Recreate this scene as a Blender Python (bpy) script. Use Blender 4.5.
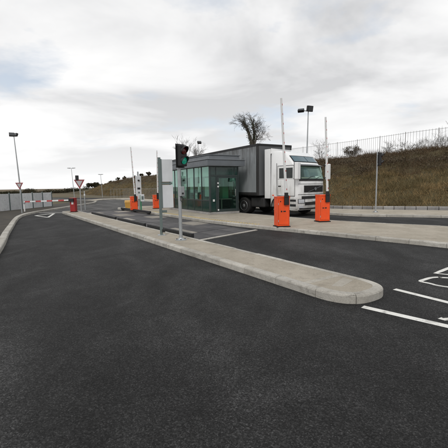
import bpy, math, random
import numpy as np
from mathutils import Matrix, Vector
random.seed(7); rng = np.random.default_rng(11)
for o in list(bpy.data.objects): bpy.data.objects.remove(o)
S = bpy.context.scene; C = S.collection
rad = math.radians

# ------------------------------------------------------------------ camera
FPX, CH = 345.0, 1.7                       # focal length in photo pixels (448 wide), eye height
th, ro = math.atan(38/345), 0.015          # pitch down, slight roll
Fw = Vector((0, math.cos(th), -math.sin(th))); R0 = Vector((1, 0, 0)); U0 = Vector((0, math.sin(th), math.cos(th)))
Rt = R0*math.cos(ro) - U0*math.sin(ro); Up = U0*math.cos(ro) + R0*math.sin(ro)
cam = bpy.data.cameras.new('camera'); co = bpy.data.objects.new('camera', cam); C.objects.link(co)
mt = Matrix((Rt, Up, -Fw)).transposed().to_4x4(); mt.translation = (0, 0, CH); co.matrix_world = mt
cam.sensor_width = 36; cam.lens = 36*FPX/448; cam.clip_start = .05; cam.clip_end = 6000
S.camera = co

# ------------------------------------------------------------------ sky, sun, exposure
SUN_EL, SUN_AZ = rad(42), rad(-165)         # azimuth from +Y towards +X
W = bpy.data.worlds.new('World'); S.world = W; W.use_nodes = True
nt = W.node_tree; nt.nodes.clear(); N = nt.nodes.new; L = nt.links.new
out = N('ShaderNodeOutputWorld'); bg = N('ShaderNodeBackground'); bg.inputs['Strength'].default_value = .1
sky = N('ShaderNodeTexSky'); sky.sky_type = 'NISHITA'; sky.sun_disc = False
sky.sun_elevation = SUN_EL; sky.sun_rotation = SUN_AZ; sky.air_density = 1.0; sky.dust_density = 2.0
tc = N('ShaderNodeTexCoord'); sx = N('ShaderNodeSeparateXYZ'); L(tc.outputs['Generated'], sx.inputs[0])
def mth(op, a, b=None, clamp=False):
    m = N('ShaderNodeMath'); m.operation = op; m.use_clamp = clamp
    for i, v in enumerate((a, b)):
        if v is None: continue
        if isinstance(v, (int, float)): m.inputs[i].default_value = v
        else: L(v, m.inputs[i])
    return m.outputs[0]
zz = mth('ADD', mth('MAXIMUM', sx.outputs[2], 0.0), .16)
cx = N('ShaderNodeCombineXYZ'); L(mth('DIVIDE', sx.outputs[0], zz), cx.inputs[0]); L(mth('DIVIDE', sx.outputs[1], zz), cx.inputs[1])
def noise(scale, detail, off, rough=.55, dist=0.):
    mp = N('ShaderNodeMapping'); mp.inputs['Location'].default_value = off; mp.inputs['Scale'].default_value = (1, 1.25, 1); L(cx.outputs[0], mp.inputs[0])
    n = N('ShaderNodeTexNoise'); n.inputs['Scale'].default_value = scale; n.inputs['Detail'].default_value = detail
    n.inputs['Roughness'].default_value = rough; n.inputs['Distortion'].default_value = dist; L(mp.outputs[0], n.inputs['Vector']); return n.outputs[0]
def ramp(fac, stops):
    r = N('ShaderNodeValToRGB'); L(fac, r.inputs[0])
    while len(r.color_ramp.elements) < len(stops): r.color_ramp.elements.new(.5)
    for e, (p, c) in zip(r.color_ramp.elements, stops): e.position = p; e.color = c if len(c) == 4 else (*c, 1)
    return r.outputs[0]
cover = ramp(noise(.8, 7, (5.15, 4.4, 0), .55, .15), [(.34, (0, 0, 0)), (.45, (1, 1, 1))])       # gaps of blue
big = noise(.85, 9, (7.7, -2.2, 3), .52, .35)                                                  # thick and thin cloud
cloud = ramp(big, [(.36, (10.4, 10.35, 10.3)), (.46, (8.9, 8.9, 8.95)), (.60, (5.9, 5.95, 6.1))])
pale = N('ShaderNodeMix'); pale.data_type = 'RGBA'; pale.inputs[0].default_value = .55
L(sky.outputs[0], pale.inputs[6]); pale.inputs[7].default_value = (7.6, 8.5, 9.6, 1)            # thin veil over the blue
mx = N('ShaderNodeMix'); mx.data_type = 'RGBA'; L(cover, mx.inputs[0]); L(pale.outputs[2], mx.inputs[6]); L(cloud, mx.inputs[7])
hz = N('ShaderNodeMix'); hz.data_type = 'RGBA'                                               # thick bright air along the horizon, all round
L(mth('POWER', mth('SUBTRACT', 1.0, mth('MAXIMUM', sx.outputs[2], 0.0), True), 6.0), hz.inputs[0])
L(mx.outputs[2], hz.inputs[6]); hz.inputs[7].default_value = (10.3, 10.3, 10.3, 1)
L(hz.outputs[2], bg.inputs['Color']); L(bg.outputs[0], out.inputs[0])

sl = bpy.data.lights.new('sun', 'SUN'); sl.energy = 1.2; sl.angle = rad(14); sl.color = (1, .96, .9)
so = bpy.data.objects.new('sun', sl); C.objects.link(so)
sd = Vector((math.sin(SUN_AZ)*math.cos(SUN_EL), math.cos(SUN_AZ)*math.cos(SUN_EL), math.sin(SUN_EL)))
so.rotation_euler = sd.to_track_quat('Z', 'Y').to_euler(); so.location = (0, 0, 30)
vs = S.view_settings; vs.view_transform = 'Standard'; vs.look = 'None'; vs.exposure = 0; vs.gamma = 1; vs.use_curve_mapping = False

# ------------------------------------------------------------------ geometry helpers
def G(x, y, z=0.0):                        # photo pixel -> point on the level z
    d = Fw*FPX + Rt*(x-224) + Up*(224-y); k = (z-CH)/d.z
    return Vector((d.x*k, d.y*k, z))
def ray_at(x, y, Y):                       # photo pixel -> point at distance Y
    d = Fw*FPX + Rt*(x-224) + Up*(224-y); k = Y/d.y
    return Vector((d.x*k, Y, CH+d.z*k))
A34 = rad(34); DL = Vector((-math.sin(A34), math.cos(A34), 0)); NL = Vector((math.cos(A34), math.sin(A34), 0))
def UT(u, t, z=0.0):                       # lane frame: u across the lanes, t along them
    p = NL*u + DL*t; return Vector((p.x, p.y, z))

class MB:
    def __init__(s): s.v = []; s.f = []
    def add(s, vs, fs):
        b = len(s.v); s.v += [tuple(v) for v in vs]; s.f += [tuple(i+b for i in f) for f in fs]; return s
    def box(s, c, d, rz=0.0, m=None):
        x, y, z = d[0]/2, d[1]/2, d[2]/2
        P = [Vector((a*x, b*y, e*z)) for e in (-1, 1) for a, b in ((-1, -1), (1, -1), (1, 1), (-1, 1))]
        M_ = m if m is not None else Matrix.Rotation(rz, 3, 'Z')
        return s.add([M_ @ p + Vector(c) for p in P], [(3, 2, 1, 0), (4, 5, 6, 7), (0, 1, 5, 4), (1, 2, 6, 5), (2, 3, 7, 6), (3, 0, 4, 7)])
    def b2(s, lo, hi): return s.box([(a+b)/2 for a, b in zip(lo, hi)], [b-a for a, b in zip(lo, hi)])
    def prism(s, pts, z0, z1):             # pts: xy polygon, counter-clockwise
        n = len(pts)
        return s.add([(p[0], p[1], z0) for p in pts] + [(p[0], p[1], z1) for p in pts],
                     [tuple(range(n-1, -1, -1)), tuple(range(n, 2*n))] + [(i, (i+1) % n, n+(i+1) % n, n+i) for i in range(n)])
    def tube(s, pts, rs, n=8, cap=True):
        pts = [Vector(p) for p in pts]; rs = rs if isinstance(rs, (list, tuple)) else [rs]*len(pts)
        vs = []; prev = None
        for i, p in enumerate(pts):
            t = (pts[min(i+1, len(pts)-1)] - pts[max(i-1, 0)]).normalized()
            a = prev if prev is not None else (Vector((1, 0, 0)) if abs(t.x) < .8 else Vector((0, 1, 0)))
            a = (a - t*a.dot(t)).normalized(); prev = a; b = t.cross(a)
            vs += [p + (a*math.cos(2*math.pi*k/n) + b*math.sin(2*math.pi*k/n))*rs[i] for k in range(n)]
        fs = [(i*n+k, i*n+(k+1) % n, (i+1)*n+(k+1) % n, (i+1)*n+k) for i in range(len(pts)-1) for k in range(n)]
        if cap: fs += [tuple(range(n-1, -1, -1)), tuple(range((len(pts)-1)*n, len(pts)*n))]
        return s.add(vs, fs)
    def lathe(s, prof, axis='z', c=(0, 0, 0), n=24):       # prof: (radius, along)
        vs = []
        for r, a in prof:
            for k in range(n):
                q = 2*math.pi*k/n; x, y = r*math.cos(q), r*math.sin(q)
                p = (x, y, a) if axis == 'z' else ((a, x, y) if axis == 'x' else (y, a, x))
                vs.append((p[0]+c[0], p[1]+c[1], p[2]+c[2]))
        m = len(prof)
        return s.add(vs, [(i*n+k, i*n+(k+1) % n, (i+1)*n+(k+1) % n, (i+1)*n+k) for i in range(m-1) for k in range(n)] + [tuple(range(n-1, -1, -1)), tuple(range((m-1)*n, m*n))])
    def sheet(s, pts, z): return s.add([(p[0], p[1], z) for p in pts], [tuple(range(len(pts)))])

def mesh_of(mb, name):
    me = bpy.data.meshes.new(name); me.from_pydata(mb.v, [], mb.f); me.validate(); me.update(); return me
def obj(name, mb, mat, parent=None, bevel=0, smooth=False, seg=2, me=None, solid=0):
    me = me or mesh_of(mb, name); o = bpy.data.objects.new(name, me); C.objects.link(o)
    if mat and not me.materials: me.materials.append(mat)
    if parent: o.parent = parent
    if smooth: me.shade_smooth()
    if solid: m = o.modifiers.new('thick', 'SOLIDIFY'); m.thickness = solid; m.offset = 0
    if bevel:
        m = o.modifiers.new('bevel', 'BEVEL'); m.width = bevel; m.segments = seg; m.limit_method = 'ANGLE'; m.angle_limit = rad(40)
    return o
def tag(o, label, cat, group=None):
    o['label'] = label; o['category'] = cat
    if group: o['group'] = group
    return o
def thing(name, label, cat, loc=(0, 0, 0), rz=0.0, group=None):
    o = bpy.data.objects.new(name, None); C.objects.link(o); o.location = loc; o.rotation_euler = (0, 0, rz); o.empty_display_size = .2
    return tag(o, label, cat, group)
def struct(name, mb, mat, kind='structure', **k):
    o = obj(name, mb, mat, **k); o['kind'] = kind; return o
def big_mesh(name, v, f, mat, parent=None):
    """numpy vertices (n,3), faces (m,k)"""
    me = bpy.data.meshes.new(name); n, k = f.shape
    me.vertices.add(len(v)); me.vertices.foreach_set('co', np.asarray(v, np.float32).ravel())
    me.loops.add(n*k); me.loops.foreach_set('vertex_index', f.astype(np.int32).ravel())
    me.polygons.add(n); me.polygons.foreach_set('loop_start', np.arange(0, n*k, k, dtype=np.int32)); me.polygons.foreach_set('loop_total', np.full(n, k, np.int32))
    me.update(calc_edges=True); me.materials.append(mat)
    o = bpy.data.objects.new(name, me); C.objects.link(o)
    if parent: o.parent = parent
    return o

# ------------------------------------------------------------------ materials
class Mat:
    def __init__(s, name):
        s.m = bpy.data.materials.new(name); s.m.use_nodes = True; s.t = s.m.node_tree; s.b = s.t.nodes['Principled BSDF']; s.o = s.t.nodes['Material Output']
    def n(s, k): return s.t.nodes.new('ShaderNode'+k)
    def l(s, a, b): s.t.links.new(a, b)
    def pos(s, world=False): return s.n('NewGeometry').outputs['Position'] if world else s.n('TexCoord').outputs['Object']
    def noise(s, v, scale, detail=4, rough=.55, dist=0.):
        n = s.n('TexNoise'); n.inputs['Scale'].default_value = scale; n.inputs['Detail'].default_value = detail; n.inputs['Roughness'].default_value = rough
        n.inputs['Distortion'].default_value = dist; s.l(v, n.inputs['Vector']); return n.outputs[0]
    def stretch(s, v, sc):
        m = s.n('Mapping'); m.inputs['Scale'].default_value = sc; s.l(v, m.inputs[0]); return m.outputs[0]
    def ramp(s, f, stops):
        r = s.n('ValToRGB'); s.l(f, r.inputs[0])
        while len(r.color_ramp.elements) < len(stops): r.color_ramp.elements.new(.5)
        for e, (p, c) in zip(r.color_ramp.elements, stops):
            e.position = p; c = (c, c, c) if isinstance(c, (int, float)) else c; e.color = (*c[:3], 1)
        return r.outputs[0]
    def mix(s, f, a, b, mode='MIX'):
        m = s.n('Mix'); m.data_type = 'RGBA'; m.blend_type = mode
        for i, v in ((0, f), (6, a), (7, b)):
            if isinstance(v, (int, float)) : m.inputs[i].default_value = v if i == 0 else (v, v, v, 1)
            elif isinstance(v, tuple): m.inputs[i].default_value = (*v[:3], 1)
            else: s.l(v, m.inputs[i])
        return m.outputs[2]
    def bump(s, h, strength=.3, dist=.01):
        b = s.n('Bump'); b.inputs['Strength'].default_value = strength; b.inputs['Distance'].default_value = dist; s.l(h, b.inputs['Height']); s.l(b.outputs[0], s.b.inputs['Normal'])
    def rnd(s, f, lo=.85, hi=1.15):        # per-object tone
        r = s.n('ObjectInfo').outputs['Random']; return s.mix(1.0, f, s.ramp(r, [(0, lo), (1, hi)]), 'MULTIPLY')
    def fin(s, col, rough=.6, metal=0., spec=.5):
        if isinstance(col, tuple): s.b.inputs['Base Color'].default_value = (*col[:3], 1)
        else: s.l(col, s.b.inputs['Base Color'])
        if isinstance(rough, (int, float)): s.b.inputs['Roughness'].default_value = rough
        else: s.l(rough, s.b.inputs['Roughness'])
        s.b.inputs['Metallic'].default_value = metal; s.b.inputs['Specular IOR Level'].default_value = spec
        return s.m
def paint(name, col, rough=.45, metal=0., dirt=.25, dcol=(.12, .105, .085), scale=3., coat=0., var=.08):
    k = Mat(name); p = k.pos()
    c = k.mix(1.0, tuple(col), k.ramp(k.noise(p, scale*.6, 3), [(.3, 1-var), (.7, 1+var)]), 'MULTIPLY')
    st = k.noise(k.stretch(p, (1, 1, .25)), scale*2.2, 7, .62)
    if dirt: c = k.mix(k.ramp(st, [(.48, 0), (.80, dirt)]), c, tuple(dcol))
    r = k.ramp(k.noise(p, scale*4, 5), [(.3, max(.05, rough-.12)), (.75, min(1, rough+.15))])
    m = k.fin(c, r, metal)
    k.b.inputs['Coat Weight'].default_value = coat
    return m
def concrete(name, c1, c2, world=True, bs=90, dirt=(.10, .085, .065), tone=(.86, 1.12), da=.55):
    k = Mat(name); p = k.pos(world)
    c = k.mix(k.ramp(k.noise(p, 1.3, 8, .6), [(.32, 0), (.68, 1)]), c1, c2)
    c = k.mix(k.ramp(k.noise(p, 5.5, 9, .68, .4), [(.52, 0), (.80, da)]), c, dirt)
    fine = k.noise(p, bs, 3, .6)
    c = k.mix(1.0, c, k.ramp(fine, [(.25, .80), (.75, 1.16)]), 'MULTIPLY')
    c = k.rnd(c, *tone)
    k.bump(fine, .35, .006)
    return k.fin(c, .88, 0, .3)
def asphalt(name, lo, hi, warm=(1, 1, 1)):
    k = Mat(name); p = k.pos(True)
    v = k.n('TexVoronoi'); v.inputs['Scale'].default_value = 105; k.l(p, v.inputs['Vector'])
    chip = k.n('SeparateColor'); k.l(v.outputs['Color'], chip.inputs[0])
    c = k.ramp(chip.outputs[0], [(0, tuple(lo*.35*w for w in warm)), (.55, tuple(lo*w for w in warm)), (.88, tuple(hi*.85*w for w in warm)), (1, tuple(hi*1.5*w for w in warm))])
    v2 = k.noise(p, 42, 6, .78)
    c = k.mix(1.0, c, k.ramp(v2, [(.33, .55), (.5, .97), (.68, 1.45)]), 'MULTIPLY')
    patch = k.noise(k.stretch(p, (1, .55, 1)), .6, 9, .66, .8)
    c = k.mix(1.0, c, k.ramp(patch, [(.30, .60), (.5, .95), (.72, 1.95)]), 'MULTIPLY')
    m2 = k.noise(p, 3.2, 6, .7, .5)
    c = k.mix(1.0, c, k.ramp(m2, [(.3, .78), (.7, 1.28)]), 'MULTIPLY')
    c = k.mix(k.ramp(k.noise(p, 2.3, 8, .7, .8), [(.60, 0), (.82, .22)]), c, (.085, .08, .07))
    # wheel tracks worn along the lane and the odd oil spot
    dp = k.n('VectorMath'); dp.operation = 'DOT_PRODUCT'; k.l(p, dp.inputs[0]); dp.inputs[1].default_value = tuple(NL)
    wv = k.n('Math'); wv.operation = 'MULTIPLY_ADD'; k.l(k.noise(p, .35, 3), wv.inputs[0]); wv.inputs[1].default_value = 1.4; k.l(dp.outputs['Value'], wv.inputs[2])
    sn = k.n('Math'); sn.operation = 'SINE'; ml = k.n('Math'); ml.operation = 'MULTIPLY'; k.l(wv.outputs[0], ml.inputs[0]); ml.inputs[1].default_value = 3.3; k.l(ml.outputs[0], sn.inputs[0])
    c = k.mix(1.0, c, k.ramp(sn.outputs[0], [(.2, .9), (.9, 1.16)]), 'MULTIPLY')
    c = k.mix(k.ramp(k.noise(p, 1.1, 5, .6, .3), [(.70, 0), (.76, .6)]), c, tuple(.010*w for w in warm))
    h = k.mix(.5, v.outputs['Distance'], v2); k.bump(h, .9, .008)
    return k.fin(c, k.ramp(patch, [(.3, .85), (.75, .74)]), 0, .25)

m_asph = asphalt('fresh_asphalt', .0195, .042)
m_asph_old = asphalt('worn_asphalt', .07, .13, (1, .98, .95))
def kerb_mat():
    k = Mat('kerb_concrete'); p = k.pos(True)
    c = k.mix(k.ramp(k.noise(p, 1.3, 8, .6), [(.32, 0), (.68, 1)]), (.50, .482, .44), (.36, .34, .30))
    c = k.mix(k.ramp(k.noise(p, 6, 9, .7, .4), [(.50, 0), (.78, .6)]), c, (.11, .092, .07))
    c = k.mix(k.ramp(k.noise(k.stretch(p, (1, 1, 6)), 2.6, 8, .72, .3), [(.58, 0), (.72, .65)]), c, (.045, .042, .038))   # rubber scuffs
    fine = k.noise(p, 75, 4, .65); c = k.mix(1.0, c, k.ramp(fine, [(.25, .72), (.75, 1.2)]), 'MULTIPLY'); c = k.rnd(c, .84, 1.1)
    k.bump(fine, .4, .008); return k.fin(c, .88, 0, .3)
m_kerb = kerb_mat()
m_pave = concrete('paving_concrete', (.40, .362, .30), (.30, .268, .215), bs=70, da=.5)
m_slab = concrete('pale_slab', (.42, .395, .345), (.34, .315, .27), bs=70, da=.5)
m_edge = concrete('edging_block', (.34, .33, .32), (.22, .21, .2))
m_soil = concrete('verge_soil', (.045, .04, .034), (.075, .065, .05), bs=25, dirt=(.03, .026, .02))
m_paint = concrete('road_paint', (.74, .74, .71), (.62, .61, .57), bs=160, dirt=(.09, .088, .08), tone=(.95, 1.04), da=1.0)
m_plate_a = concrete('deck_plate_dark', (.065, .064, .068), (.12, .116, .116), bs=50, dirt=(.04, .037, .034), tone=(.75, 1.25))
m_plate_b = concrete('deck_plate_pale', (.36, .33, .285), (.24, .225, .2), bs=50, dirt=(.06, .055, .05), tone=(.8, 1.2))
m_fence = concrete('pale_fence_panel', (.70, .71, .71), (.60, .61, .62), bs=40, dirt=(.18, .18, .16), tone=(.86, 1.12))
m_darksteel = paint('dark_steel', (.012, .012, .013), .6, .1, .2, (.035, .032, .03))
m_galv = paint('galvanised_steel', (.40, .42, .43), .5, .55, .25, scale=5)
m_galv2 = paint('grey_green_post', (.13, .165, .16), .5, .2, .25)
m_white = paint('white_panel', (.68, .69, .69), .5, 0, .12)
m_board = paint('grey_white_board', (.60, .62, .64), .55, 0, .15)
def lorry_paint():
    k = Mat('white_lorry_paint'); p = k.pos(); z = k.n('SeparateXYZ'); k.l(p, z.inputs[0])
    n1 = k.noise(k.stretch(p, (1, 1, .4)), 2.4, 8, .65)
    a = k.n('Math'); a.operation = 'MULTIPLY_ADD'; k.l(z.outputs[2], a.inputs[0]); a.inputs[1].default_value = -.22; a.inputs[2].default_value = .34
    b = k.n('Math'); b.operation = 'ADD'; k.l(a.outputs[0], b.inputs[0]); k.l(n1, b.inputs[1])
    c = k.mix(k.ramp(b.outputs[0], [(.46, 0), (.88, .7)]), (.80, .81, .815), (.25, .23, .19))   # road grime thrown up over the lower panels
    c = k.mix(k.ramp(n1, [(.55, 0), (.85, .22)]), c, (.42, .41, .37))
    k.b.inputs['Coat Weight'].default_value = .35
    return k.fin(c, k.ramp(n1, [(.4, .25), (.7, .5)]))
m_truck = lorry_paint()
m_orange = paint('orange_cabinet_paint', (.86, .085, .010), .45, 0, .32, (.40, .075, .03), 4)
m_red = paint('red_cabinet_paint', (.30, .012, .014), .4, 0, .2)
m_yellow = paint('yellow_box_paint', (.55, .31, .06), .5, 0, .25)
m_redref = paint('red_reflector', (.42, .05, .05), .5, 0, .2)
m_black = paint('black_plastic', (.010, .010, .011), .55, 0, .12, (.04, .038, .035))
m_rubber = paint('tyre_rubber', (.018, .018, .018), .85, 0, .45, (.07, .063, .053), 6)
m_chassis = paint('chassis_grime', (.022, .022, .023), .75, 0, .5, (.055, .048, .04), 4)
m_fascia = paint('grey_fascia', (.13, .145, .16), .42, .35, .15)
m_fascia2 = paint('pale_fascia', (.17, .185, .20), .42, .35, .15)
m_frame = paint('booth_frame', (.028, .042, .042), .4, .2, .12)
m_inside = paint('booth_inside', (.42, .45, .42), .8, 0, .15)
m_paper = paint('paper', (.68, .70, .66), .8, 0, .05)
m_blind = paint('pale_blind', (.50, .56, .53), .75, 0, .1)
m_desk = paint('desk_laminate', (.24, .22, .18), .6, 0, .1)
m_screen = paint('dark_screen', (.01, .012, .014), .15, 0, 0)
m_greenobj = paint('green_plastic', (.05, .20, .11), .4, 0, .1)
m_chrome = paint('bright_metal', (.6, .6, .6), .22, .9, .1)

def curtain_mat():
    k = Mat('grey_trailer_curtain'); p = k.pos()
    c = k.mix(k.ramp(k.noise(k.stretch(p, (1, 1, .35)), .9, 7, .6), [(.3, 0), (.7, 1)]), (.20, .218, .232), (.31, .332, .348))
    z = k.n('SeparateXYZ'); k.l(p, z.inputs[0])
    st = k.noise(k.stretch(p, (1, 1.7, .4)), 1.7, 9, .66)                       # rain streaks running down from the roof rail
    a = k.n('Math'); a.operation = 'MULTIPLY_ADD'; k.l(z.outputs[2], a.inputs[0]); a.inputs[1].default_value = .16; a.inputs[2].default_value = -.46
    b = k.n('Math'); b.operation = 'ADD'; k.l(a.outputs[0], b.inputs[0]); k.l(st, b.inputs[1])
    c = k.mix(k.ramp(b.outputs[0], [(.46, 0), (.76, .85)]), c, (.055, .054, .05))
    k.bump(k.noise(k.stretch(p, (1, 4.5, .2)), 1.3, 3), .35, .06)
    return k.fin(c, .5, 0, .4)
m_curtain = curtain_mat()
def glass_mat(name, tint, refl=.12, extra=0.0):
    k = Mat(name); t = k.t
    tr = k.n('BsdfTransparent'); tr.inputs[0].default_value = (*tint, 1)
    gl = k.n('BsdfGlossy'); gl.inputs['Roughness'].default_value = .02; gl.inputs['Color'].default_value = (.70, .92, .84, 1)
    lw = k.n('LayerWeight'); lw.inputs['Blend'].default_value = .5; fr = k.n('Math'); fr.operation = 'POWER'; k.l(lw.outputs['Facing'], fr.inputs[0]); fr.inputs[1].default_value = refl
    ad = k.n('Math'); ad.operation = 'ADD'; ad.use_clamp = True; k.l(fr.outputs[0], ad.inputs[0]); ad.inputs[1].default_value = extra
    mx = k.n('MixShader'); k.l(ad.outputs[0], mx.inputs[0]); k.l(tr.outputs[0], mx.inputs[1]); k.l(gl.outputs[0], mx.inputs[2]); k.l(mx.outputs[0], k.o.inputs[0])
    return k.m
m_glass = glass_mat('green_tinted_glass', (.68, .81, .765), 3.5, .05)
m_spandrel = paint('dark_green_spandrel_glass', (.010, .036, .030), .08, 0, .05)
m_wind = paint('lorry_glass', (.06, .085, .08), .06, 0, .12, (.10, .10, .09))
m_sidewin = paint('lorry_side_glass', (.015, .02, .02), .08, 0, .1)
m_roofglass = paint('lorry_roof_glass', (.06, .12, .15), .08, 0, .1)
def lens_mat(name, col, em):
    k = Mat(name); k.b.inputs['Emission Color'].default_value = (*col, 1); k.b.inputs['Emission Strength'].default_value = em
    return k.fin(tuple(c*.25 for c in col), .2)
m_lens_red = lens_mat('red_lens', (.35, .01, .01), 0.0)
m_lens_green = lens_mat('green_lens', (.01, .40, .26), .28)
m_lampglass = paint('lamp_glass', (.06, .065, .07), .12, 0, .1)
m_headlamp = paint('headlamp_glass', (.5, .52, .55), .12, 0, .1)
def yield_mat():
    return None
m_signred = paint('sign_red', (.26, .05, .055), .6, 0, .3)
m_signface = paint('faded_sign_face', (.42, .42, .43), .6, 0, .2)
m_thin = paint('weathered_bar', (.33, .33, .33), .6, .0, .2)
def bark_mat():
    k = Mat('bark'); p = k.pos()
    c = k.mix(k.ramp(k.noise(k.stretch(p, (1, 1, .3)), 9, 6, .65), [(.3, 0), (.7, 1)]), (.045, .038, .032), (.115, .10, .085))
    return k.fin(c, .9, 0, .2)
m_bark = bark_mat()
def leaf_mat(name, a, b, c3=None, sc=1.6):
    k = Mat(name); p = k.pos(True)
    f = k.noise(p, sc, 5, .6); c = k.mix(k.ramp(f, [(.32, 0), (.68, 1)]), a, b)
    if c3: c = k.mix(k.ramp(k.noise(p, sc*.18, 5, .6, .5), [(.45, 0), (.62, .85)]), c, c3)
    c = k.mix(1.0, c, k.ramp(k.noise(p, 14, 2), [(.25, .6), (.75, 1.45)]), 'MULTIPLY')
    return k.fin(c, .85, 0, .2)
def bank_mat(name, dry, green, bramble):
    k = Mat(name); p = k.pos(True); z = k.n('SeparateXYZ'); k.l(p, z.inputs[0])
    c = k.mix(k.ramp(k.noise(k.stretch(p, (1, 1, 3.2)), .5, 6, .6, .6), [(.36, 0), (.62, 1)]), dry, green)
    w = k.n('Math'); w.operation = 'MULTIPLY_ADD'; k.l(k.noise(p, .45, 6, .6), w.inputs[0]); w.inputs[1].default_value = 3.2; k.l(z.outputs[2], w.inputs[2])
    sc = k.n('Math'); sc.operation = 'DIVIDE'; k.l(w.outputs[0], sc.inputs[0]); sc.inputs[1].default_value = 8
    c = k.mix(k.ramp(sc.outputs[0], [(.49, 0), (.57, .9)]), c, bramble)
    c = k.mix(1.0, c, k.ramp(k.noise(p, 9, 3), [(.25, .5), (.75, 1.6)]), 'MULTIPLY')
    return k.fin(c, .88, 0, .15)
m_bankgrass = bank_mat('rough_bank_grass', (.25, .175, .085), (.13, .10, .048), (.085, .058, .036))
m_bankearth = leaf_mat('bank_earth', (.062, .045, .026), (.04, .036, .018), (.085, .07, .034), .7)
m_field = leaf_mat('field', (.115, .095, .06), (.075, .07, .035), (.17, .10, .06), .08)
m_hedge = leaf_mat('dark_hedge', (.028, .034, .017), (.06, .052, .028), (.045, .033, .022), .5)
m_ivy = leaf_mat('ivy', (.022, .033, .013), (.045, .06, .022), None, 2.)
m_brush = leaf_mat('brown_twigs', (.10, .074, .05), (.065, .054, .035), None, 1.)

# ------------------------------------------------------------------ the ground
struct('ground', MB().sheet([(-1500, -600), (1500, -600), (1500, 2600), (-1500, 2600)], -.06), m_field)
kl_px = [(1.3, 249.6), (8, 239.5), (14.7, 227.5), (18.7, 219.4), (24, 216), (33.5, 214), (46.9, 211.4), (60, 209.4)]
left_edge = [Vector(p) for p in ((2.2, -8, 0), (-1.0, -.6, 0), (-3.9, 5.0, 0), (-6.3, 9.7, 0), (-7.9, 12.55, 0), (-9.55, 15.6, 0), (-11.0, 18.3, 0), (-11.95, 20.2, 0), (-12.65, 22.0, 0), (-13.05, 23.8, 0), (-13.3, 26.0, 0), (-13.5, 28.5, 0), (-13.7, 31, 0), (-13.95, 34.5, 0), (-14.4, 38.5, 0), (-16, 43, 0), (-20, 47, 0), (-27, 50, 0))]
def smooth_line(pts, n=6):
    out = []
    P = [2*pts[0]-pts[1]] + list(pts) + [2*pts[-1]-pts[-2]]
    for i in range(1, len(P)-2):
        for k in range(n):
            t = k/n
            out.append(.5*((2*P[i]) + (P[i+1]-P[i-1])*t + (2*P[i-1]-5*P[i]+4*P[i+1]-P[i+2])*t*t + (3*P[i]-P[i-1]-3*P[i+1]+P[i+2])*t**3))
    return out + [P[-2]]
left_line = smooth_line(left_edge, 4)
road_poly = [(p.x, p.y) for p in left_line] + [(-60, 60), (-90, 82), (-75, 92), (-40, 70)] + [tuple(UT(18.0, t)[:2]) for t in (56, 40, 30)] + [tuple(UT(u, t)[:2]) for u, t in ((20.2, 16.2), (20.6, 13.2), (23.6, 9.2), (28, 3), (34, -6), (40, -18))] + [(2.2, -26)]
struct('road', MB().sheet(road_poly[::-1], 0), m_asph)
# older grey surface at the far end of the yard
oldp = [G(30, 213.9), G(55.7, 213.5), G(70, 212.9)]
old_poly = [(-13.1, 24.3), (-12.2, 24.05), (-10.9, 23.9), tuple(UT(4.9, 26.2)[:2]), tuple(UT(5.3, 26.6)[:2]), tuple(UT(8.3, 27.2)[:2]), tuple(UT(9.5, 27.8)[:2]), tuple(UT(12, 27.2)[:2]), tuple(UT(12.4, 22)[:2]), tuple(UT(15.2, 22)[:2]), tuple(UT(15.3, 46)[:2]), (-40, 68), (-75, 90), (-88, 82), (-60, 60.5)] + [(p.x+.05, p.y) for p in left_line[::-1] if p.y > 24.6]
struct('road_worn_surface', MB().sheet(old_poly, .004), m_asph_old)

# ------------------------------------------------------------------ kerbs and islands
def resample(pts, step):
    pts = [Vector(p) for p in pts]; acc = [0]
    for a, b in zip(pts, pts[1:]): acc.append(acc[-1]+(b-a).length)
    n = max(1, round(acc[-1]/step)); res = []
    for i in range(n+1):
        s = acc[-1]*i/n; j = 0
        while j < len(acc)-2 and acc[j+1] < s: j += 1
        res.append(pts[j].lerp(pts[j+1], (s-acc[j])/max(1e-9, acc[j+1]-acc[j])))
    return res
def normals(pts, closed=False):
    out = []
    n = len(pts)
    for i in range(n):
        a = pts[(i-1) % n] if (closed or i > 0) else pts[i]; b = pts[(i+1) % n] if (closed or i < n-1) else pts[i]
        d = (b-a).normalized(); out.append(Vector((d.y, -d.x, 0)))
    return out
def kerb_run(pts, parent, w=.15, h=.13, side=1, closed=False, mat=None, name='kerb_stone', sub=1, z0=-.03, gap=.004):
    """stones along pts (the road-side edge); the body lies on `side` (+1: to the right of the walking direction)"""
    nn = normals(pts, closed); n = len(pts); m = n if closed else n-1; out = []
    for i in range(0, m, sub):
        idx = [(i+k) % n for k in range(min(sub, m-i)+1)]
        jt = random.uniform(-.004, .004); hh = h + jt
        mb = MB(); sec = []
        for q, j in enumerate(idx):
            p = pts[j].copy()
            if q == 0: p = p + (pts[idx[1]]-p).normalized()*gap
            if q == len(idx)-1: p = p + (pts[idx[-2]]-p).normalized()*gap
            nv = nn[j]*side
            prof = [(jt, z0), (jt, hh*.78), (jt+.012, hh*.93), (.035, hh), (w, hh), (w, z0)]
            sec += [(p.x+nv.x*a, p.y+nv.y*a, p.z+b) for a, b in prof]
        k = 6
        fs = []
        for q in range(len(idx)-1):
            for e in range(k): fs.append((q*k+e, q*k+(e+1) % k, (q+1)*k+(e+1) % k, (q+1)*k+e))
        fs += [tuple(range(k)), tuple(range((len(idx)-1)*k, len(idx)*k))[::-1]]
        if side < 0: fs = [f[::-1] for f in fs]
        mb.add(sec, fs); out.append(obj(name, mb, mat or m_kerb, parent))
    return out
def inner(pts, w, side=1, closed=False):
    nn = normals(pts, closed); return [p + v*side*w for p, v in zip(pts, nn)]

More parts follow.
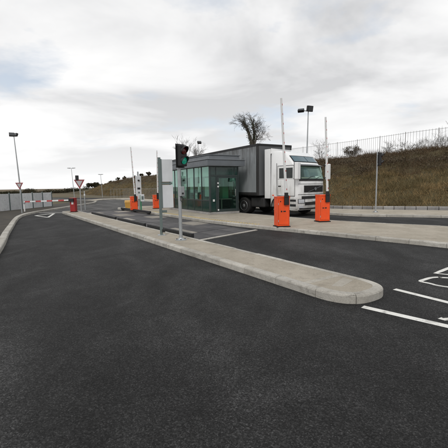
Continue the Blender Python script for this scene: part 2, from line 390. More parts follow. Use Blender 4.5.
# near island: a long straight island with a blunt round nose
U_A, U_B, T0, T1 = 3.98, 5.10, 2.83, 26.1
uc, hw = (U_A+U_B)/2, (U_B-U_A)/2
nose = [(uc + hw*math.copysign(abs(math.cos(a))**.75, math.cos(a)), T0 + .62 - .62*abs(math.sin(a))**.85) for a in [math.pi*k/24 for k in range(0, 25)]]   # from the far side round to the near side
far_side = [(U_B, t) for t in np.linspace(25.6, T0+.62, 26)][:-1]
near_side = [(U_A, t) for t in np.linspace(T0+.62, 25.6, 26)][1:]
tail = [(uc - hw*math.cos(a), 25.6 + .5*math.sin(a)) for a in [math.pi*k/6 for k in range(1, 6)]]
ring = [UT(u, t) for u, t in far_side + nose + near_side + tail]
isl1 = struct('traffic_island', MB().prism([(p.x, p.y) for p in inner(ring, .145, 1, True)][::-1], -.02, .122), m_pave)
isl1['label'] = 'long narrow concrete island with round nose'
kr = [Vector(p) for p in ring]; nf, nn_ = len(far_side), len(nose)
kerb_run(kr[:nf+1], isl1, .15, .13, 1); kerb_run(kr[nf:nf+nn_], isl1, .15, .13, 1, sub=8); kerb_run(kr[nf+nn_-1:] + kr[:1], isl1, .15, .13, 1)
# the paler slab let into the nose and the joint across it
obj('nose_slab', MB().prism([tuple(UT(u, t)[:2]) for u, t in ((4.30, 3.42), (4.42, 3.30), (4.86, 3.42), (4.86, 3.62))], .10, .1245), m_slab, isl1)
obj('cross_strip', MB().prism([tuple(UT(u, t)[:2]) for u, t in ((4.135, 3.72), (4.945, 3.72), (4.945, 3.84), (4.135, 3.84))], .10, .124), m_slab, isl1)

# island carrying the booth and the barriers
n2 = smooth_line([UT(u, t) for u, t in ((8.2, 27.0), (8.35, 20.8), (8.38, 17.8), (8.32, 15.9), (8.3, 14.1), (8.48, 11.8), (8.69, 10.4), (8.99, 8.8), (9.31, 6.8), (9.62, 5.2), (9.78, 4.07), (10.3, 0), (11.0, -5))], 8)
f2 = smooth_line([UT(u, t) for u, t in ((14.9, -5), (14.5, 1), (13.75, 5.8), (13.1, 7.5), (12.62, 9.2), (12.3, 11.5), (12.15, 16), (12.1, 25), (12.0, 27.0))], 8)
e2 = [UT(10.1 + 1.9*math.cos(a), 27.0 + .9*math.sin(a)) for a in [math.pi*k/8 for k in range(1, 8)]]
n2r = resample(n2, .915); f2r = resample(f2, .915); ring2 = f2r + e2 + n2r
w2 = ring2
isl2 = struct('booth_island', MB().prism([(p.x, p.y) for p in inner(w2, .145, -1, False)], -.02, .122), m_pave)
isl2['label'] = 'concrete island under the glazed booth'
kerb_run(w2, isl2, .15, .13, -1, False)

# far pavement along the lorry lane, with its low edging wall at the foot of the bank
k3 = smooth_line([UT(u, t) for u, t in ((11.5, 46.5), (13.5, 49.2), (15.3, 47.5), (15.3, 30), (15.3, 18), (15.84, 11.6), (17, 9.6), (18.27, 7.7), (20, 5.5), (24, 1), (29, -5))], 6)
k3r = resample(k3, 1.2)
b3 = [UT(u, t) for u, t in ((33, -1), (26.5, 4.2), (21.65, 9.15), (18.8, 13.7), (17.6, 18), (17.5, 30), (17.5, 51.5), (13.4, 52), (10.2, 48))]
pav3 = struct('pavement', MB().prism([(p.x, p.y) for p in [*inner(k3r, .145, -1), *b3]], -.02, .122), m_pave)
kerb_run(k3r, pav3, .15, .13, -1, False)
ew = smooth_line([UT(u, t) for u, t in ((34, -3), (27.8, 3.6), (22.9, 9.6), (19.7, 14.1), (18.9, 18), (18.9, 26), (19.4, 40))], 8)
wall = thing('edging_wall', 'low grey concrete block edging along the foot of the grassy bank', 'wall')
kerb_run(resample(ew, .62), wall, .25, .26, 1, False, m_edge, 'block', gap=.018)

# left kerb and dark verge behind it
vl = [p + Vector((-1, 0, 0)) for p in left_line]
lk = resample(left_line, .915)
verge = struct('verge', MB().prism([(p.x, p.y) for p in inner(lk, .145, -1)] + [(-29, 54), (-23, 50), (-19, 45), (-17.4, 38), (-17.2, 31), (-17.6, 24), (-20, 12), (-16, -8), (-4, -10)], -.05, .115), m_soil)
kerb_run(lk, verge, .2, .13, -1, False)

# ------------------------------------------------------------------ weighbridge deck between the islands
deck = thing('weighbridge', 'weighbridge deck of grey plates between the two islands', 'weighbridge')
obj('deck_frame', MB().prism([tuple(UT(u, t)[:2]) for u, t in ((5.14, 9.35), (8.2, 10.2), (8.15, 26.5), (5.14, 26.1))], -.03, .012), m_darksteel, deck)
obj('end_strip', MB().prism([tuple(UT(u, t)[:2]) for u, t in ((5.30, 9.27), (8.35, 10.1), (8.35, 10.24), (5.30, 9.41))], .0, .022), m_kerb, deck)
tt = 9.5; row = 0
while tt < 26:
    ln = (1.25, 1.9, 1.5)[row % 3]
    for ci, (ua, ub) in enumerate(((5.32, 6.23), (6.26, 7.17), (7.2, 8.1))):
        sk = lambda u: (u-5.3)*.27 if tt < 10.2 else (u-5.3)*.27*max(0, 1-(tt-10.2)/12)
        pal = (row*3+ci*2+row//2) % 5 in (1, 3) if row < 4 else (row+ci*2) % 4 == 1
        t1 = min(tt+ln-.03, 25.9)
        obj('deck_plate', MB().prism([tuple(UT(u, t)[:2]) for u, t in ((ua, tt+sk(ua)), (ub, tt+sk(ub)), (ub, t1+sk(ub)*.9), (ua, t1+sk(ua)*.9))], -.02, .02+random.uniform(-.003, .004)), m_plate_b if pal else m_plate_a, deck)
    tt += ln; row += 1
for i, (ta, tb, lab) in enumerate(((17.55, 22.4, 'dark steel guide rail nearest the red cabinet on the near island'), (13.55, 17.15, 'dark steel guide rail, middle one of three along the near island'), (9.5, 13.2, 'dark steel guide rail behind the traffic signal and white sign boards'))):
    g = thing('guide_rail', lab, 'guide rail', UT(5.21, (ta+tb)/2), A34, 'guide rails along the weighbridge')
    obj('beam', MB().box((0, 0, .155), (.11, tb-ta, .13)), m_darksteel, g, .012)
    for s in (-1, 0, 1): obj('foot', MB().box((0, s*(tb-ta)*.45, .055), (.16, .2, .11)), m_darksteel, g)
g = thing('guide_rail', 'dark steel guide rail in front of the far orange barrier cabinets', 'guide rail', UT(8.06, 22.8), A34, 'guide rails along the weighbridge')
obj('beam', MB().box((0, 0, .16), (.12, 5.6, .14)), m_darksteel, g, .012)
for s in (-1, 0, 1): obj('foot', MB().box((0, s*2.5, .045), (.16, .2, .09)), m_darksteel, g)

# ------------------------------------------------------------------ road markings
def stroke(name, pts, w, z, mat=m_paint, wear=.0):
    nn = normals(pts); a = [p + v*w/2 for p, v in zip(pts, nn)]; b = [p - v*w/2 for p, v in zip(pts, nn)]
    mb = MB(); n = len(pts)
    mb.add([(p.x, p.y, z) for p in a+b], [(i, i+1, n+i+1, n+i) for i in range(n-1)])
    o = struct(name, mb, mat); return o
def line_ext(a, b, ext): d = (b-a).normalized(); return [a, b, b+d*ext]
stroke('road_line', line_ext(G(362.5, 306.9), G(448, 326.6), 5), .115, .004)
stroke('road_line', line_ext(G(394.5, 289.3), G(448, 302.6), 6), .105, .004)
O1 = [G(448, 278.0)+Vector((1.2, -.25, 0)), G(448, 278.0), G(440, 277.4), G(432, 277.7), G(425.5, 279.4), G(420.8, 281.5), G(430, 283.6), G(448, 287.2), G(448, 287.2)+Vector((.95, -.55, 0))]
stroke('road_lettering', smooth_line(O1, 4), .075, .004)
O2 = [G(448, 274.9)+Vector((.9, -.1, 0)), G(448, 274.9), G(435.5, 273.6), G(441, 271.4), G(448, 268.6), G(448, 268.6)+Vector((.8, .55, 0))]
stroke('road_lettering', O2, .085, .0065)
O3 = [G(439.5, 318.2), G(444, 319.6), G(450, 319.2), G(460, 320.5)]
stroke('road_lettering', O3, .085, .004)
tri = [UT(2.3, 24.8), UT(2.75, 22.7), UT(3.55, 26.0)]
tri = [tri[0], tri[1], tri[2]]
stroke('give_way_triangle', [tri[0], tri[1]], .14, .008); stroke('give_way_triangle', [tri[1], tri[2]], .14, .0085); stroke('give_way_triangle', [tri[2], tri[0]], .2, .009)
stroke('give_way_line', [Vector((-13.0, 24.25, 0)), Vector((-11.95, 24.05, 0)), Vector((-10.9, 23.95, 0))], .17, .008)

# ------------------------------------------------------------------ embankment
bt = [-40, -5, 4, 9.6, 14.3, 20, 64.9, 140]; bu = [44, 33.9, 27.6, 23.2, 20.0, 19.2, 20.5, 21.5]
tt_ = [-40, -5, 4, 10, 13.65, 16.9, 22.5, 70, 140]; tu_ = [53, 42, 36.5, 33, 31.9, 30.4, 30.1, 29, 29]
zt_ = [-40, 13.65, 16.9, 22.5, 50, 69, 84, 100, 118, 140]; zv_ = [4.9, 4.63, 4.45, 4.32, 4.3, 4.2, 4.0, 3.3, 1.7, .4]
def vnoise(x, y):
    return (np.sin(x*.9+1.3*np.sin(y*.7))+np.sin(y*1.3+x*.35+.8*np.sin(x*1.1))+.6*np.sin(x*2.3-y*1.9)+.5*np.sin(x*4.1+y*3.3))/3.1
def bank_pt(t, v):
    """v 0..1 up the slope, beyond 1 on the level ground behind"""
    t = np.asarray(t, float); v = np.asarray(v, float)
    ub = np.interp(t, bt, bu); ut = np.interp(t, tt_, tu_); zt = np.interp(t, zt_, zv_)
    w = np.clip(v, 0, 1); prof = .55*w + .45*(w*w*(3-2*w))
    u = ub + (ut-ub)*np.clip(v, -.2, 1) + np.maximum(v-1, 0)*30
    z = -.03 + zt*prof + .13*vnoise(t*1.1, v*7)*np.clip(v*4, 0, 1)*np.clip(zt, 0, 1) + np.maximum(v-1, 0)*.5 + .10*np.sin(v*30+2.2*vnoise(t*.5, v*2))*np.clip(v*5, 0, 1)*np.clip((1-v)*6, 0, 1)*np.clip(zt, 0, 1)
    z = np.where(v < 0, -.2, z)
    return np.stack([NL.x*u + DL.x*t, NL.y*u + DL.y*t, z], -1)
T_ = np.concatenate([np.linspace(-40, 4, 34), np.linspace(4.4, 40, 110), np.linspace(40.6, 140, 90)])
V_ = np.concatenate([[-.03], np.linspace(0, 1, 24), [1.06, 1.2, 1.6, 2.5, 5]])
TT, VV = np.meshgrid(T_, V_, indexing='ij'); bv = bank_pt(TT, VV).reshape(-1, 3); nv = len(V_)
ii, jj = np.meshgrid(np.arange(len(T_)-1), np.arange(nv-1), indexing='ij'); a = (ii*nv+jj).ravel()
bk = big_mesh('embankment', bv, np.stack([a, a+nv, a+nv+1, a+1], -1), m_bankearth); bk['kind'] = 'structure'; bk.data.shade_smooth()

def blades(base, up, h, w, lean, rnd):
    """one leaning blade (two triangles as a quad strip collapsed to a point) per row of base"""
    n = len(base); an = rnd.uniform(0, 2*np.pi, n); sx_ = np.stack([np.cos(an), np.sin(an), np.zeros(n)], -1)*w[:, None]
    la = rnd.uniform(0, 2*np.pi, n); ln = np.stack([np.cos(la), np.sin(la), np.zeros(n)], -1)*(lean*h)[:, None]
    tip = base + up*h[:, None] + ln
    v = np.stack([base-sx_, base+sx_, tip], 1).reshape(-1, 3)
    return v, np.arange(n*3).reshape(-1, 3)
n_t = 30000
ct = np.concatenate([rng.uniform(2, 40, int(n_t*.72)), rng.uniform(40, 105, n_t-int(n_t*.72))]); cv = rng.uniform(.0, 1.05, n_t)**.95
keep = (vnoise(ct*.8+3, cv*9) > -.55) | (rng.random(n_t) < .35); ct, cv = ct[keep], cv[keep]
tu2 = np.repeat(np.stack([ct, cv], -1), 6, 0) + rng.normal(0, 1, (len(ct)*6, 2))*[.13, .012]
gb = bank_pt(tu2[:, 0], np.clip(tu2[:, 1], .005, 1.1)); big_ = np.repeat(rng.uniform(.5, 1.35, len(ct)), 6)
clump = .6 + .7*np.clip(vnoise(tu2[:, 0]*.6, tu2[:, 1]*5+2)+.3, 0, 1.2)
v, f = blades(gb, np.array([0, 0, 1.]), (rng.uniform(.10, .34, len(gb))*big_**1.6*clump*(1+.5*(tu2[:, 1] > .93))), rng.uniform(.008, .02, len(gb)), rng.uniform(.2, 1.1, len(gb)), rng)
gr = big_mesh('rough_grass', v, f, m_bankgrass); gr['kind'] = 'stuff'
tag(gr, 'rough brown grass covering the bank behind the lorry', 'grass')

# ------------------------------------------------------------------ trees and shrubs
def leaf_quads(pts, size, rnd):
    n = len(pts); a = rnd.normal(0, 1, (n, 3)); a /= np.linalg.norm(a, axis=1)[:, None]; b = rnd.normal(0, 1, (n, 3)); b -= a*(a*b).sum(1)[:, None]; b /= np.linalg.norm(b, axis=1)[:, None]
    s = rnd.uniform(.6, 1.3, n)[:, None]*size
    v = np.stack([pts-a*s, pts+b*s*.6, pts+a*s, pts-b*s*.6], 1).reshape(-1, 3)
    return v, np.arange(n*4).reshape(-1, 4)
TWIG = .007
def grow(mb, tw, p, d, ln, r, depth, rnd, spread=.55, up=.12, tips=None):
    n = 4; pts = [p]; rs = [r]; q = p.copy(); dd = d.copy()
    for i in range(n):
        dd = (dd + Vector((rnd.gauss(0, .16), rnd.gauss(0, .16), rnd.gauss(0, .1)+up*.3))).normalized()
        q = q + dd*ln/n; pts.append(q.copy()); rs.append(max(r*(1-.55*(i+1)/n), TWIG))
    (mb if r > .03 else tw).tube(pts, rs, 7 if r > .06 else (5 if r > .02 else 3), cap=r > .03)
    if depth == 0:
        if tips is not None: tips.append(q.copy())
        return
    for k in range(rnd.choice((3, 4)) if depth > 1 else 4):
        s = rnd.uniform(.35, 1.0); i = min(n-1, int(s*n)); o = pts[i].lerp(pts[i+1], s*n-i)
        ax = Vector((rnd.gauss(0, 1), rnd.gauss(0, 1), rnd.gauss(0, .5))).normalized()
        nd = (dd + ax*spread*rnd.uniform(.7, 1.5) + Vector((0, 0, up))).normalized()
        grow(mb, tw, o, nd, ln*rnd.uniform(.55, .8), r*(1-.55*s)*rnd.uniform(.5, .68), depth-1, rnd, spread, up, tips)
def bare_tree(name, label, base, h, seed, trunks, depth=4, ivy=0, r0=.2, group=None, spread=.55):
    rnd = random.Random(seed); r2 = np.random.default_rng(seed)
    t = thing(name, label, 'tree', base, 0, group); mb, tw = MB(), MB()
    for (dx, dy, ln) in trunks: grow(mb, tw, Vector((0, 0, -.2)), Vector((dx, dy, 1)).normalized(), h*ln, r0, depth, rnd, spread)
    obj('trunk', mb, m_bark, t, smooth=True)
    obj('crown', tw, m_bark, t)
    if ivy:
        V = np.array(mb.v); V = V[V[:, 2] < ivy]; idx = r2.integers(0, len(V), 2600); P_ = V[idx] + r2.normal(0, .13, (2600, 3))
        v, f = leaf_quads(P_, .06, r2); big_mesh('ivy', v, f, m_ivy, t)
    return t
def leafy(name, label, base, rx, rz_, n, mat, seed, trunk=.5, cat='tree', group=None, clumps=16, leaf=.14, flat=1.0):
    r2 = np.random.default_rng(seed); t = thing(name, label, cat, base, 0, group)
    cc = r2.normal(0, 1, (clumps, 3)); cc /= np.linalg.norm(cc, axis=1)[:, None]; cc *= r2.uniform(.35, 1, clumps)[:, None]**.6
    cc = cc*[rx*.75, rx*.75, rz_*.7*flat]; cr = r2.uniform(.25, .5, clumps)*min(rx, rz_)
    w = r2.integers(0, clumps, n); d = r2.normal(0, 1, (n, 3)); d /= np.linalg.norm(d, axis=1)[:, None]
    P_ = cc[w] + d*(cr[w]*r2.uniform(.3, 1.1, n))[:, None] + [0, 0, trunk+rz_]
    P_[:, 2] = np.maximum(P_[:, 2], .03)
    v, f = leaf_quads(P_, leaf, r2); big_mesh('crown', v, f, mat, t)
    mb = MB(); rnd = random.Random(seed)
    mb.tube([(0, 0, -.25), (.05, 0, trunk), (.0, .05, trunk+rz_)], [rx*.05, rx*.04, rx*.015], 6)
    for k in range(5):
        a_ = k*1.3; mb.tube([(0, 0, trunk*.6), (math.cos(a_)*rx*.3, math.sin(a_)*rx*.3, trunk+rz_*.6), (math.cos(a_)*rx*.6, math.sin(a_)*rx*.6, trunk+rz_*1.1)], [rx*.022, rx*.016, rx*.006], 5)
    obj('trunk', mb, m_bark, t)
    return t
def bz(x, y):                              # ground height on and behind the bank
    p = Vector((x, y, 0)); u, t = p.dot(NL), p.dot(DL)
    ub = np.interp(t, bt, bu); ut = np.interp(t, tt_, tu_)
    v_ = (u-ub)/(ut-ub) if u < ut else 1+(u-ut)/30
    return float(bank_pt(t, v_)[2]) if v_ > 0 else 0.0
br = []
for k in range(150):
    t_, v_ = rng.uniform(4, 42), min(1.04, rng.beta(4.5, 1.7)); c_ = bank_pt(t_, v_); n_ = int(rng.uniform(60, 190)); w_ = rng.uniform(.25, .75)
    br.append(c_ + rng.normal(0, 1, (n_, 3))*[w_, w_, .13] + [0, 0, rng.uniform(.05, .22)])
v, f = leaf_quads(np.concatenate(br), .055, rng); bo_ = big_mesh('brambles', v, f, m_brush); bo_['kind'] = 'stuff'; tag(bo_, 'dark brown brambles scattered over the upper part of the bank', 'brambles')
b0 = ray_at(252.5, 152, 46); b0.z = bz(b0.x, b0.y)
def ivy_tree():
    rnd = random.Random(5); r2 = np.random.default_rng(5); t = thing('bare_tree', 'bare ivy-clad tree with two trunks rising behind the lorry trailer', 'tree', b0)
    mb, tw = MB(), MB(); ivp = []
    for path, r0, dy in (([(252.5, 163), (252, 146), (249.5, 136), (247.5, 129), (244.5, 124), (242.5, 120)], .27, 0), ([(253, 163), (253, 146), (254, 137), (254, 130), (252.5, 124), (251, 119)], .22, .35), ([(253.5, 150), (256, 140), (258.5, 135), (261, 130.5)], .12, -.2)):
        pts = [ray_at(x, y, 46+dy) - b0 for x, y in path]; fine = smooth_line(pts, 5); m = len(fine)
        rs = [r0*(1-.85*i/(m-1)) for i in range(m)]; mb.tube(fine, rs, 8)
        for i in range(m):
            f_ = i/(m-1)
            if fine[i].z < 7.2 and r0 > .15: ivp += [(fine[i] + Vector((rnd.gauss(0, .16), rnd.gauss(0, .16), rnd.gauss(0, .2)))) for _ in range(int(70*(1-f_*.7)))]
            if f_ > .3:
                for _ in range(1 + (rnd.random() < .45)):
                    d = Vector((rnd.gauss(-.1 if r0 > .25 else .1, .8), rnd.gauss(0, .8), rnd.uniform(.05, .9))).normalized()
                    grow(mb, tw, fine[i].copy(), d, rnd.choice((.4, .6, .8, 1.0, 1.2, 1.35 if r0 > .25 else .9))*(1.15-f_*.3), rs[i]*.22+.010, rnd.choice((2, 2, 3)), rnd, .7, .04)
    obj('trunk', mb, m_bark, t, smooth=True); obj('crown', tw, m_bark, t)
    v, f = leaf_quads(np.array([tuple(p) for p in ivp]), .07, r2); big_mesh('ivy', v, f, m_ivy, t)
ivy_tree()
TWIG = .008
b0 = ray_at(190, 150, 60); b0.z = bz(b0.x, b0.y)
bare_tree('bare_tree', 'slender bare tree behind the booth roof next to a floodlight', b0, 5.6, 12, ((.02, 0, .58), (.12, .1, .5), (-.13, .1, .5), (.06, -.2, .45)), 4, 0, .10, spread=.5)
TWIG = .006
b0 = ray_at(352, 156, 58); b0.z = bz(b0.x, b0.y)
leafy('small_tree', 'small dense rounded tree seen through the fence above the bank', b0, 1.8, 1.15, 4200, m_brush, 24, 1.5, clumps=34, leaf=.06, flat=.95)
b0 = Vector(ray_at(94, 186, 112)); b0.z = 0
leafy('wide_tree', 'wide dark flat-topped tree on the skyline at the far end of the yard', b0, 3.3, .95, 9000, m_hedge, 33, 1.7, clumps=60, leaf=.12, flat=.95)
# bare brush behind the top fence
for i, (px, Y, s) in enumerate(((388, 37, .9), (404, 37, 1.0), (417, 36, .9), (428, 36, 1.1), (442, 35, 1.2), (456, 35, 1.4), (322, 42, 1.2))):
    b0 = ray_at(px, 150, Y); b0.z = bz(b0.x, b0.y)
    labs = ['low twiggy shrub behind the fence just right of the grey signal', 'second twiggy shrub right of the grey signal, behind the fence', 'third twiggy shrub right of the grey signal, behind the fence', 'fourth twiggy shrub right of the grey signal, behind the fence', 'tall twiggy shrub behind the fence at the right edge of the picture', 'twiggy shrub behind the fence cut by the right edge of the picture', 'bare shrub behind the lorry cab roof on the bank', 'bare shrub on the bank just right of the raised barrier arm']
    bare_tree('bare_shrub', labs[i], b0, 1.5*s, 40+i, ((.3, 0, .7), (-.3, .1, .7), (0, .3, .8), (.1, -.3, .6), (-.5, -.2, .55)), 3, 0, .032, 'bare shrubs on the bank', .8)
    t_ = C.objects[-1]
# shrubs on the far part of the bank
for i, (px, v_, s, lab) in enumerate(((150, 1.0, .9, 'dark shrub on top of the bank beside the white sign boards'), (143, 1.02, .75, 'dark shrub on the bank skyline right of the white terminal'), (126, 1.0, .8, 'dark shrub on the bank skyline left of the raised far barrier arm'), (119, 1.0, .9, 'dark rounded shrub on the bank skyline at the far left end'), (112, 1.0, .6, 'lowest dark shrub where the bank runs out'), (136, 1.03, .6, 'dark shrub on the bank skyline behind the white terminal'))):
    k_ = (px-224)/345.0; best = min(np.linspace(50, 110, 400), key=lambda t: abs((lambda p: p[0]/p[1])(bank_pt(t, v_)) - k_/1.0))
    p = bank_pt(best, v_)
    leafy('shrub', lab, Vector(p), .95*s, .5*s, 900, m_hedge, 60+i, .05, 'shrub', 'dark shrubs along the far bank', 9, .12)
# hedgerow along the horizon
hp = []
for k in range(150):
    x = -105 + k*.7; y = 128 + 6*math.sin(k*.2) + (k % 3); h = 1.1 + .45*math.sin(k*.31) + .35*math.sin(k*.77) + (1.3 if k in (74, 75, 76, 98, 99) else 0)
    n = 420; hp.append(np.stack([rng.normal(x, .7, n), rng.normal(y, .8, n), np.minimum(np.abs(rng.normal(h*.45, h*.3, n)), h*1.15)], -1))
v, f = leaf_quads(np.concatenate(hp), .15, rng); hg = big_mesh('hedgerow', v, f, m_hedge); hg['kind'] = 'stuff'; tag(hg, 'dark hedgerow along the horizon beyond the far road', 'hedgerow')

# ------------------------------------------------------------------ fences
fn = thing('steel_fence', 'thin grey steel bar fence along the top of the bank', 'fence')
ts = np.arange(-2, 40, .22); pale_me = None
def fpos(t): p = bank_pt(t, 1.05); p[2] = np.interp(t, zt_, zv_) - .03; return Vector(p)
rail_pts = [fpos(t) for t in ts]
pale_me = mesh_of(MB().box((0, 0, .92), (.018, .018, 2.0)), 'pale'); pale_me.materials.append(m_thin)
post_me = mesh_of(MB().box((0, 0, .9), (.045, .045, 2.1)), 'post'); post_me.materials.append(m_thin)
for i, p in enumerate(rail_pts):
    o = obj('post' if i % 11 == 0 else 'pale', None, None, fn, me=post_me if i % 11 == 0 else pale_me); o.location = p; o.rotation_euler = (0, 0, A34)
for hgt in (.35, 1.84):
    obj('rail', MB().tube([p + Vector((0, 0, hgt)) for p in rail_pts], .014, 4), m_thin, fn)
fb = thing('bar_fence', 'low thin bar fence on the far pavement in front of the bank', 'fence')
fpts = resample([UT(14.4, 50.3), UT(16.2, 50.4), UT(16.4, 30.5)], .45)
for i, p in enumerate(fpts):
    o = obj('pale', MB().box((0, 0, .7), (.018, .018, 1.4)), m_thin, fb); o.location = p + Vector((0, 0, .1))
for hgt in (.35, 1.4): obj('rail', MB().tube([p + Vector((0, 0, hgt+.1)) for p in fpts], .012, 4), m_thin, fb)
# pale panel fence on the left
lf = thing('panel_fence', 'pale grey panel fence behind the dark verge at the left', 'fence')
fa = Vector((-16.9, 16.5, .1)); fbp = Vector((-15.5, 31.2, .1)); npn = 11
for i in range(npn):
    a, b = fa.lerp(fbp, i/npn), fa.lerp(fbp, (i+1)/npn); d = (b-a); ln = d.length; an = math.atan2(d.y, d.x); mid = (a+b)/2
    mb = MB(); nr = 9
    for k in range(nr):
        x0 = -ln/2+.06+(ln-.12)*k/nr; w_ = (ln-.12)/nr
        mb.b2((x0+.004, -.02, .03), (x0+w_*.62, .02, 1.26)); mb.b2((x0+w_*.62, -.008, .03), (x0+w_+.004, .008, 1.26))
    mb.b2((-ln/2+.05, .02, .25), (ln/2-.05, .05, .32)); mb.b2((-ln/2+.05, .02, 1.0), (ln/2-.05, .05, 1.07))
    o = obj('panel', mb, m_fence, lf); o.location = mid; o.rotation_euler = (0, 0, an)
    o = obj('post', MB().box((0, 0, .66), (.08, .08, 1.36)), m_galv2, lf); o.location = a; o.rotation_euler = (0, 0, an)
o = obj('post', MB().box((0, 0, .66), (.08, .08, 1.36)), m_galv2, lf); o.location = fbp

# ------------------------------------------------------------------ the glazed booth
CB = G(210, 214.7, .122); B30 = rad(30)
bo = thing('booth', 'glazed green-tinted control booth with grey flat roof beside the lorry', 'booth', CB, B30)
BW, BL, ZS, ZG = 1.9, 6.1, .12, 2.72
obj('plinth', MB().b2((-.03, -.03, 0), (BW+.03, BL+.03, ZS)), m_edge, bo, .01)
obj('floor', MB().b2((.05, .05, ZS), (BW-.05, BL-.05, ZS+.012)), m_inside, bo)
def roofslab(ov, z0, z1): return MB().b2((-ov, -ov, z0), (BW+ov+.12, BL+ov, z1))
obj('fascia', roofslab(.20, ZG, ZG+.30), m_fascia, bo, .02)
obj('fascia_lip', roofslab(.235, ZG+.30, ZG+.345), m_fascia2, bo, .008)
obj('fascia_lip', roofslab(.215, ZG-.03, ZG+.004), m_fascia2, bo, .006)
obj('roof_upstand', MB().b2((.02, .05, ZG+.34), (BW+.1, BL-.05, ZG+.56)), m_fascia2, bo, .015)
obj('roof_cap', MB().b2((-.03, 0, ZG+.56), (BW+.15, BL, ZG+.60)), m_fascia, bo, .008)
ZR = .78
nb_ = 6; seg = BL/nb_
for i in range(nb_+1):                     # long glazed side, facing the weighbridge, and the far side
    y = i*seg; y = min(max(y, .035), BL-.035)
    for x in (.0, BW-.06):
        corner = i in (0, nb_)
        obj('mullion', MB().b2((x, y-(.045 if corner else .03), ZS), (x+(.09 if corner and x == 0 else .06), y+(.045 if corner else .03), ZG)), m_frame, bo, .004)
for i in range(nb_):
    y0, y1 = i*seg+.05, (i+1)*seg-.05
    obj('pane', MB().b2((.022, y0-.02, ZR+.03), (.034, y1+.02, ZG-.05)), m_glass, bo)
    obj('spandrel', MB().b2((.018, y0-.02, ZS+.03), (.036, y1+.02, ZR-.03)), m_spandrel, bo)
    obj('pane', MB().b2((BW-.036, y0-.02, ZR+.03), (BW-.024, y1+.02, ZG-.05)), m_glass, bo)
    obj('spandrel', MB().b2((BW-.038, y0-.02, ZS+.03), (BW-.02, y1+.02, ZR-.03)), m_spandrel, bo)
    for x in (.008, BW-.05):
        for z in (ZR, ZS+.025, ZG-.03): obj('rail', MB().b2((x, y0-.022, z-.03), (x+.042, y1+.022, z+.03)), m_frame, bo)
# end wall with the door (y = 0)
def endbar(x0, x1, z0, z1, y0=.002, y1=.05, m=m_frame): return obj('frame_bar', MB().b2((x0, y0, z0), (x1, y1, z1)), m, bo, .003)
endbar(.095, BW-.065, ZG-.1, ZG); endbar(.095, BW-.065, 2.12, 2.20); endbar(.41, .48, ZS, 2.12)
obj('pane', MB().b2((.1, .02, ZS+.05), (.405, .032, 2.115)), m_spandrel, bo)
obj('pane', MB().b2((.1, .02, 2.205), (BW-.07, .032, ZG-.105)), m_spandrel, bo)
obj('frame_bar', MB().b2((.40, .004, 2.2), (.45, .046, ZG-.1)), m_frame, bo)
obj('frame_bar', MB().b2((1.62, .004, 2.2), (1.66, .046, ZG-.1)), m_frame, bo)
for x0, x1 in ((.49, .60), (1.70, 1.81)): pass
dr = obj('door', MB().b2((.49, .0, ZS+.01), (.60, .045, 2.11)).b2((1.72, .0, ZS+.01), (1.83, .045, 2.11)).b2((.60, .001, ZS+.01), (1.72, .044, ZS+.16)).b2((.60, .001, 2.02), (1.72, .044, 2.11)), m_frame, bo, .003)
obj('door_pane', MB().b2((.6, .018, ZS+.15), (1.72, .030, 2.03)), m_glass, dr)
obj('handle', MB().tube([(1.66, -.005, 1.0), (1.66, -.06, 1.02), (1.66, -.06, 1.38), (1.66, -.005, 1.4)], .014, 8), m_chrome, dr)
for z in (1.74, 1.55, .24): obj('door_disc', MB().lathe([(.045, -.012), (.05, -.004), (.05, .0)], 'y', (.545, -.002, z), 14), m_white, dr)
obj('switch_box', MB().b2((.20, -.05, .72), (.30, .015, .84)), m_white, bo, .008)
# inside: desk, screens, chair, papers and blinds
obj('desk', MB().b2((.10, .6, .80), (.72, 5.6, .84)).b2((.14, .7, ZS), (.66, .75, .80)).b2((.14, 5.4, ZS), (.66, 5.45, .80)), m_desk, bo)
for y in (1.3, 2.6, 4.2):
    s_ = obj('screen', MB().b2((.30, y, .96), (.34, y+.55, 1.32)).b2((.31, y+.24, .84), (.33, y+.31, .97)), m_screen, bo, .006)
obj('cabinet', MB().b2((1.2, 3.2, ZS), (1.75, 4.6, 1.35)), m_desk, bo, .01)
obj('partition', MB().b2((.12, 4.9, ZS), (1.75, 4.95, 2.6)), m_inside, bo)
for y, z0, z1, w_ in ((.14, 1.0, 2.05, .55), (1.22, 1.25, 1.75, .36), (2.25, 1.2, 2.1, .42), (3.25, 1.35, 1.75, .4), (1.75, .86, 1.15, .2), (4.2, 1.1, 2.0, .5)):
    obj('notice', MB().b2((.055, y, z0), (.06, y+w_, z1)), m_paper if z1-z0 < .6 else m_blind, bo)
obj('ceiling', MB().b2((.06, .06, ZG-.06), (BW-.08, BL-.06, ZG-.035)), m_paper, bo)
for i, (x, y, z, m_) in enumerate(((1.45, .5, 1.35, m_paper), (1.5, 1.1, 1.5, m_greenobj), (1.45, 2.0, 1.2, m_paper), (1.5, 2.7, 1.45, m_blind), (1.5, 1.55, 1.05, m_greenobj))):
    obj('notice_board', MB().b2((BW-.09, y, z), (BW-.075, y+.42, z+.5)), m_, bo)
obj('blind', MB().b2((.072, .15, 2.12), (.08, 4.8, 2.62)), m_blind, bo)
obj('green_box', MB().b2((1.15, .55, .85), (1.55, .95, 1.55)), m_greenobj, bo, .03)
obj('table', MB().b2((.95, .4, .80), (1.7, 1.6, .85)).b2((1.0, .45, ZS), (1.05, .5, .8)).b2((1.6, 1.5, ZS), (1.65, 1.55, .8)), m_desk, bo)
ch = obj('chair', MB().b2((.85, 2.3, .55), (1.3, 2.75, .63)).b2((1.25, 2.32, .63), (1.31, 2.73, 1.2)).lathe([(.03, ZS), (.03, .55)], 'z', (1.08, 2.52, 0), 10), m_black, bo, .02)
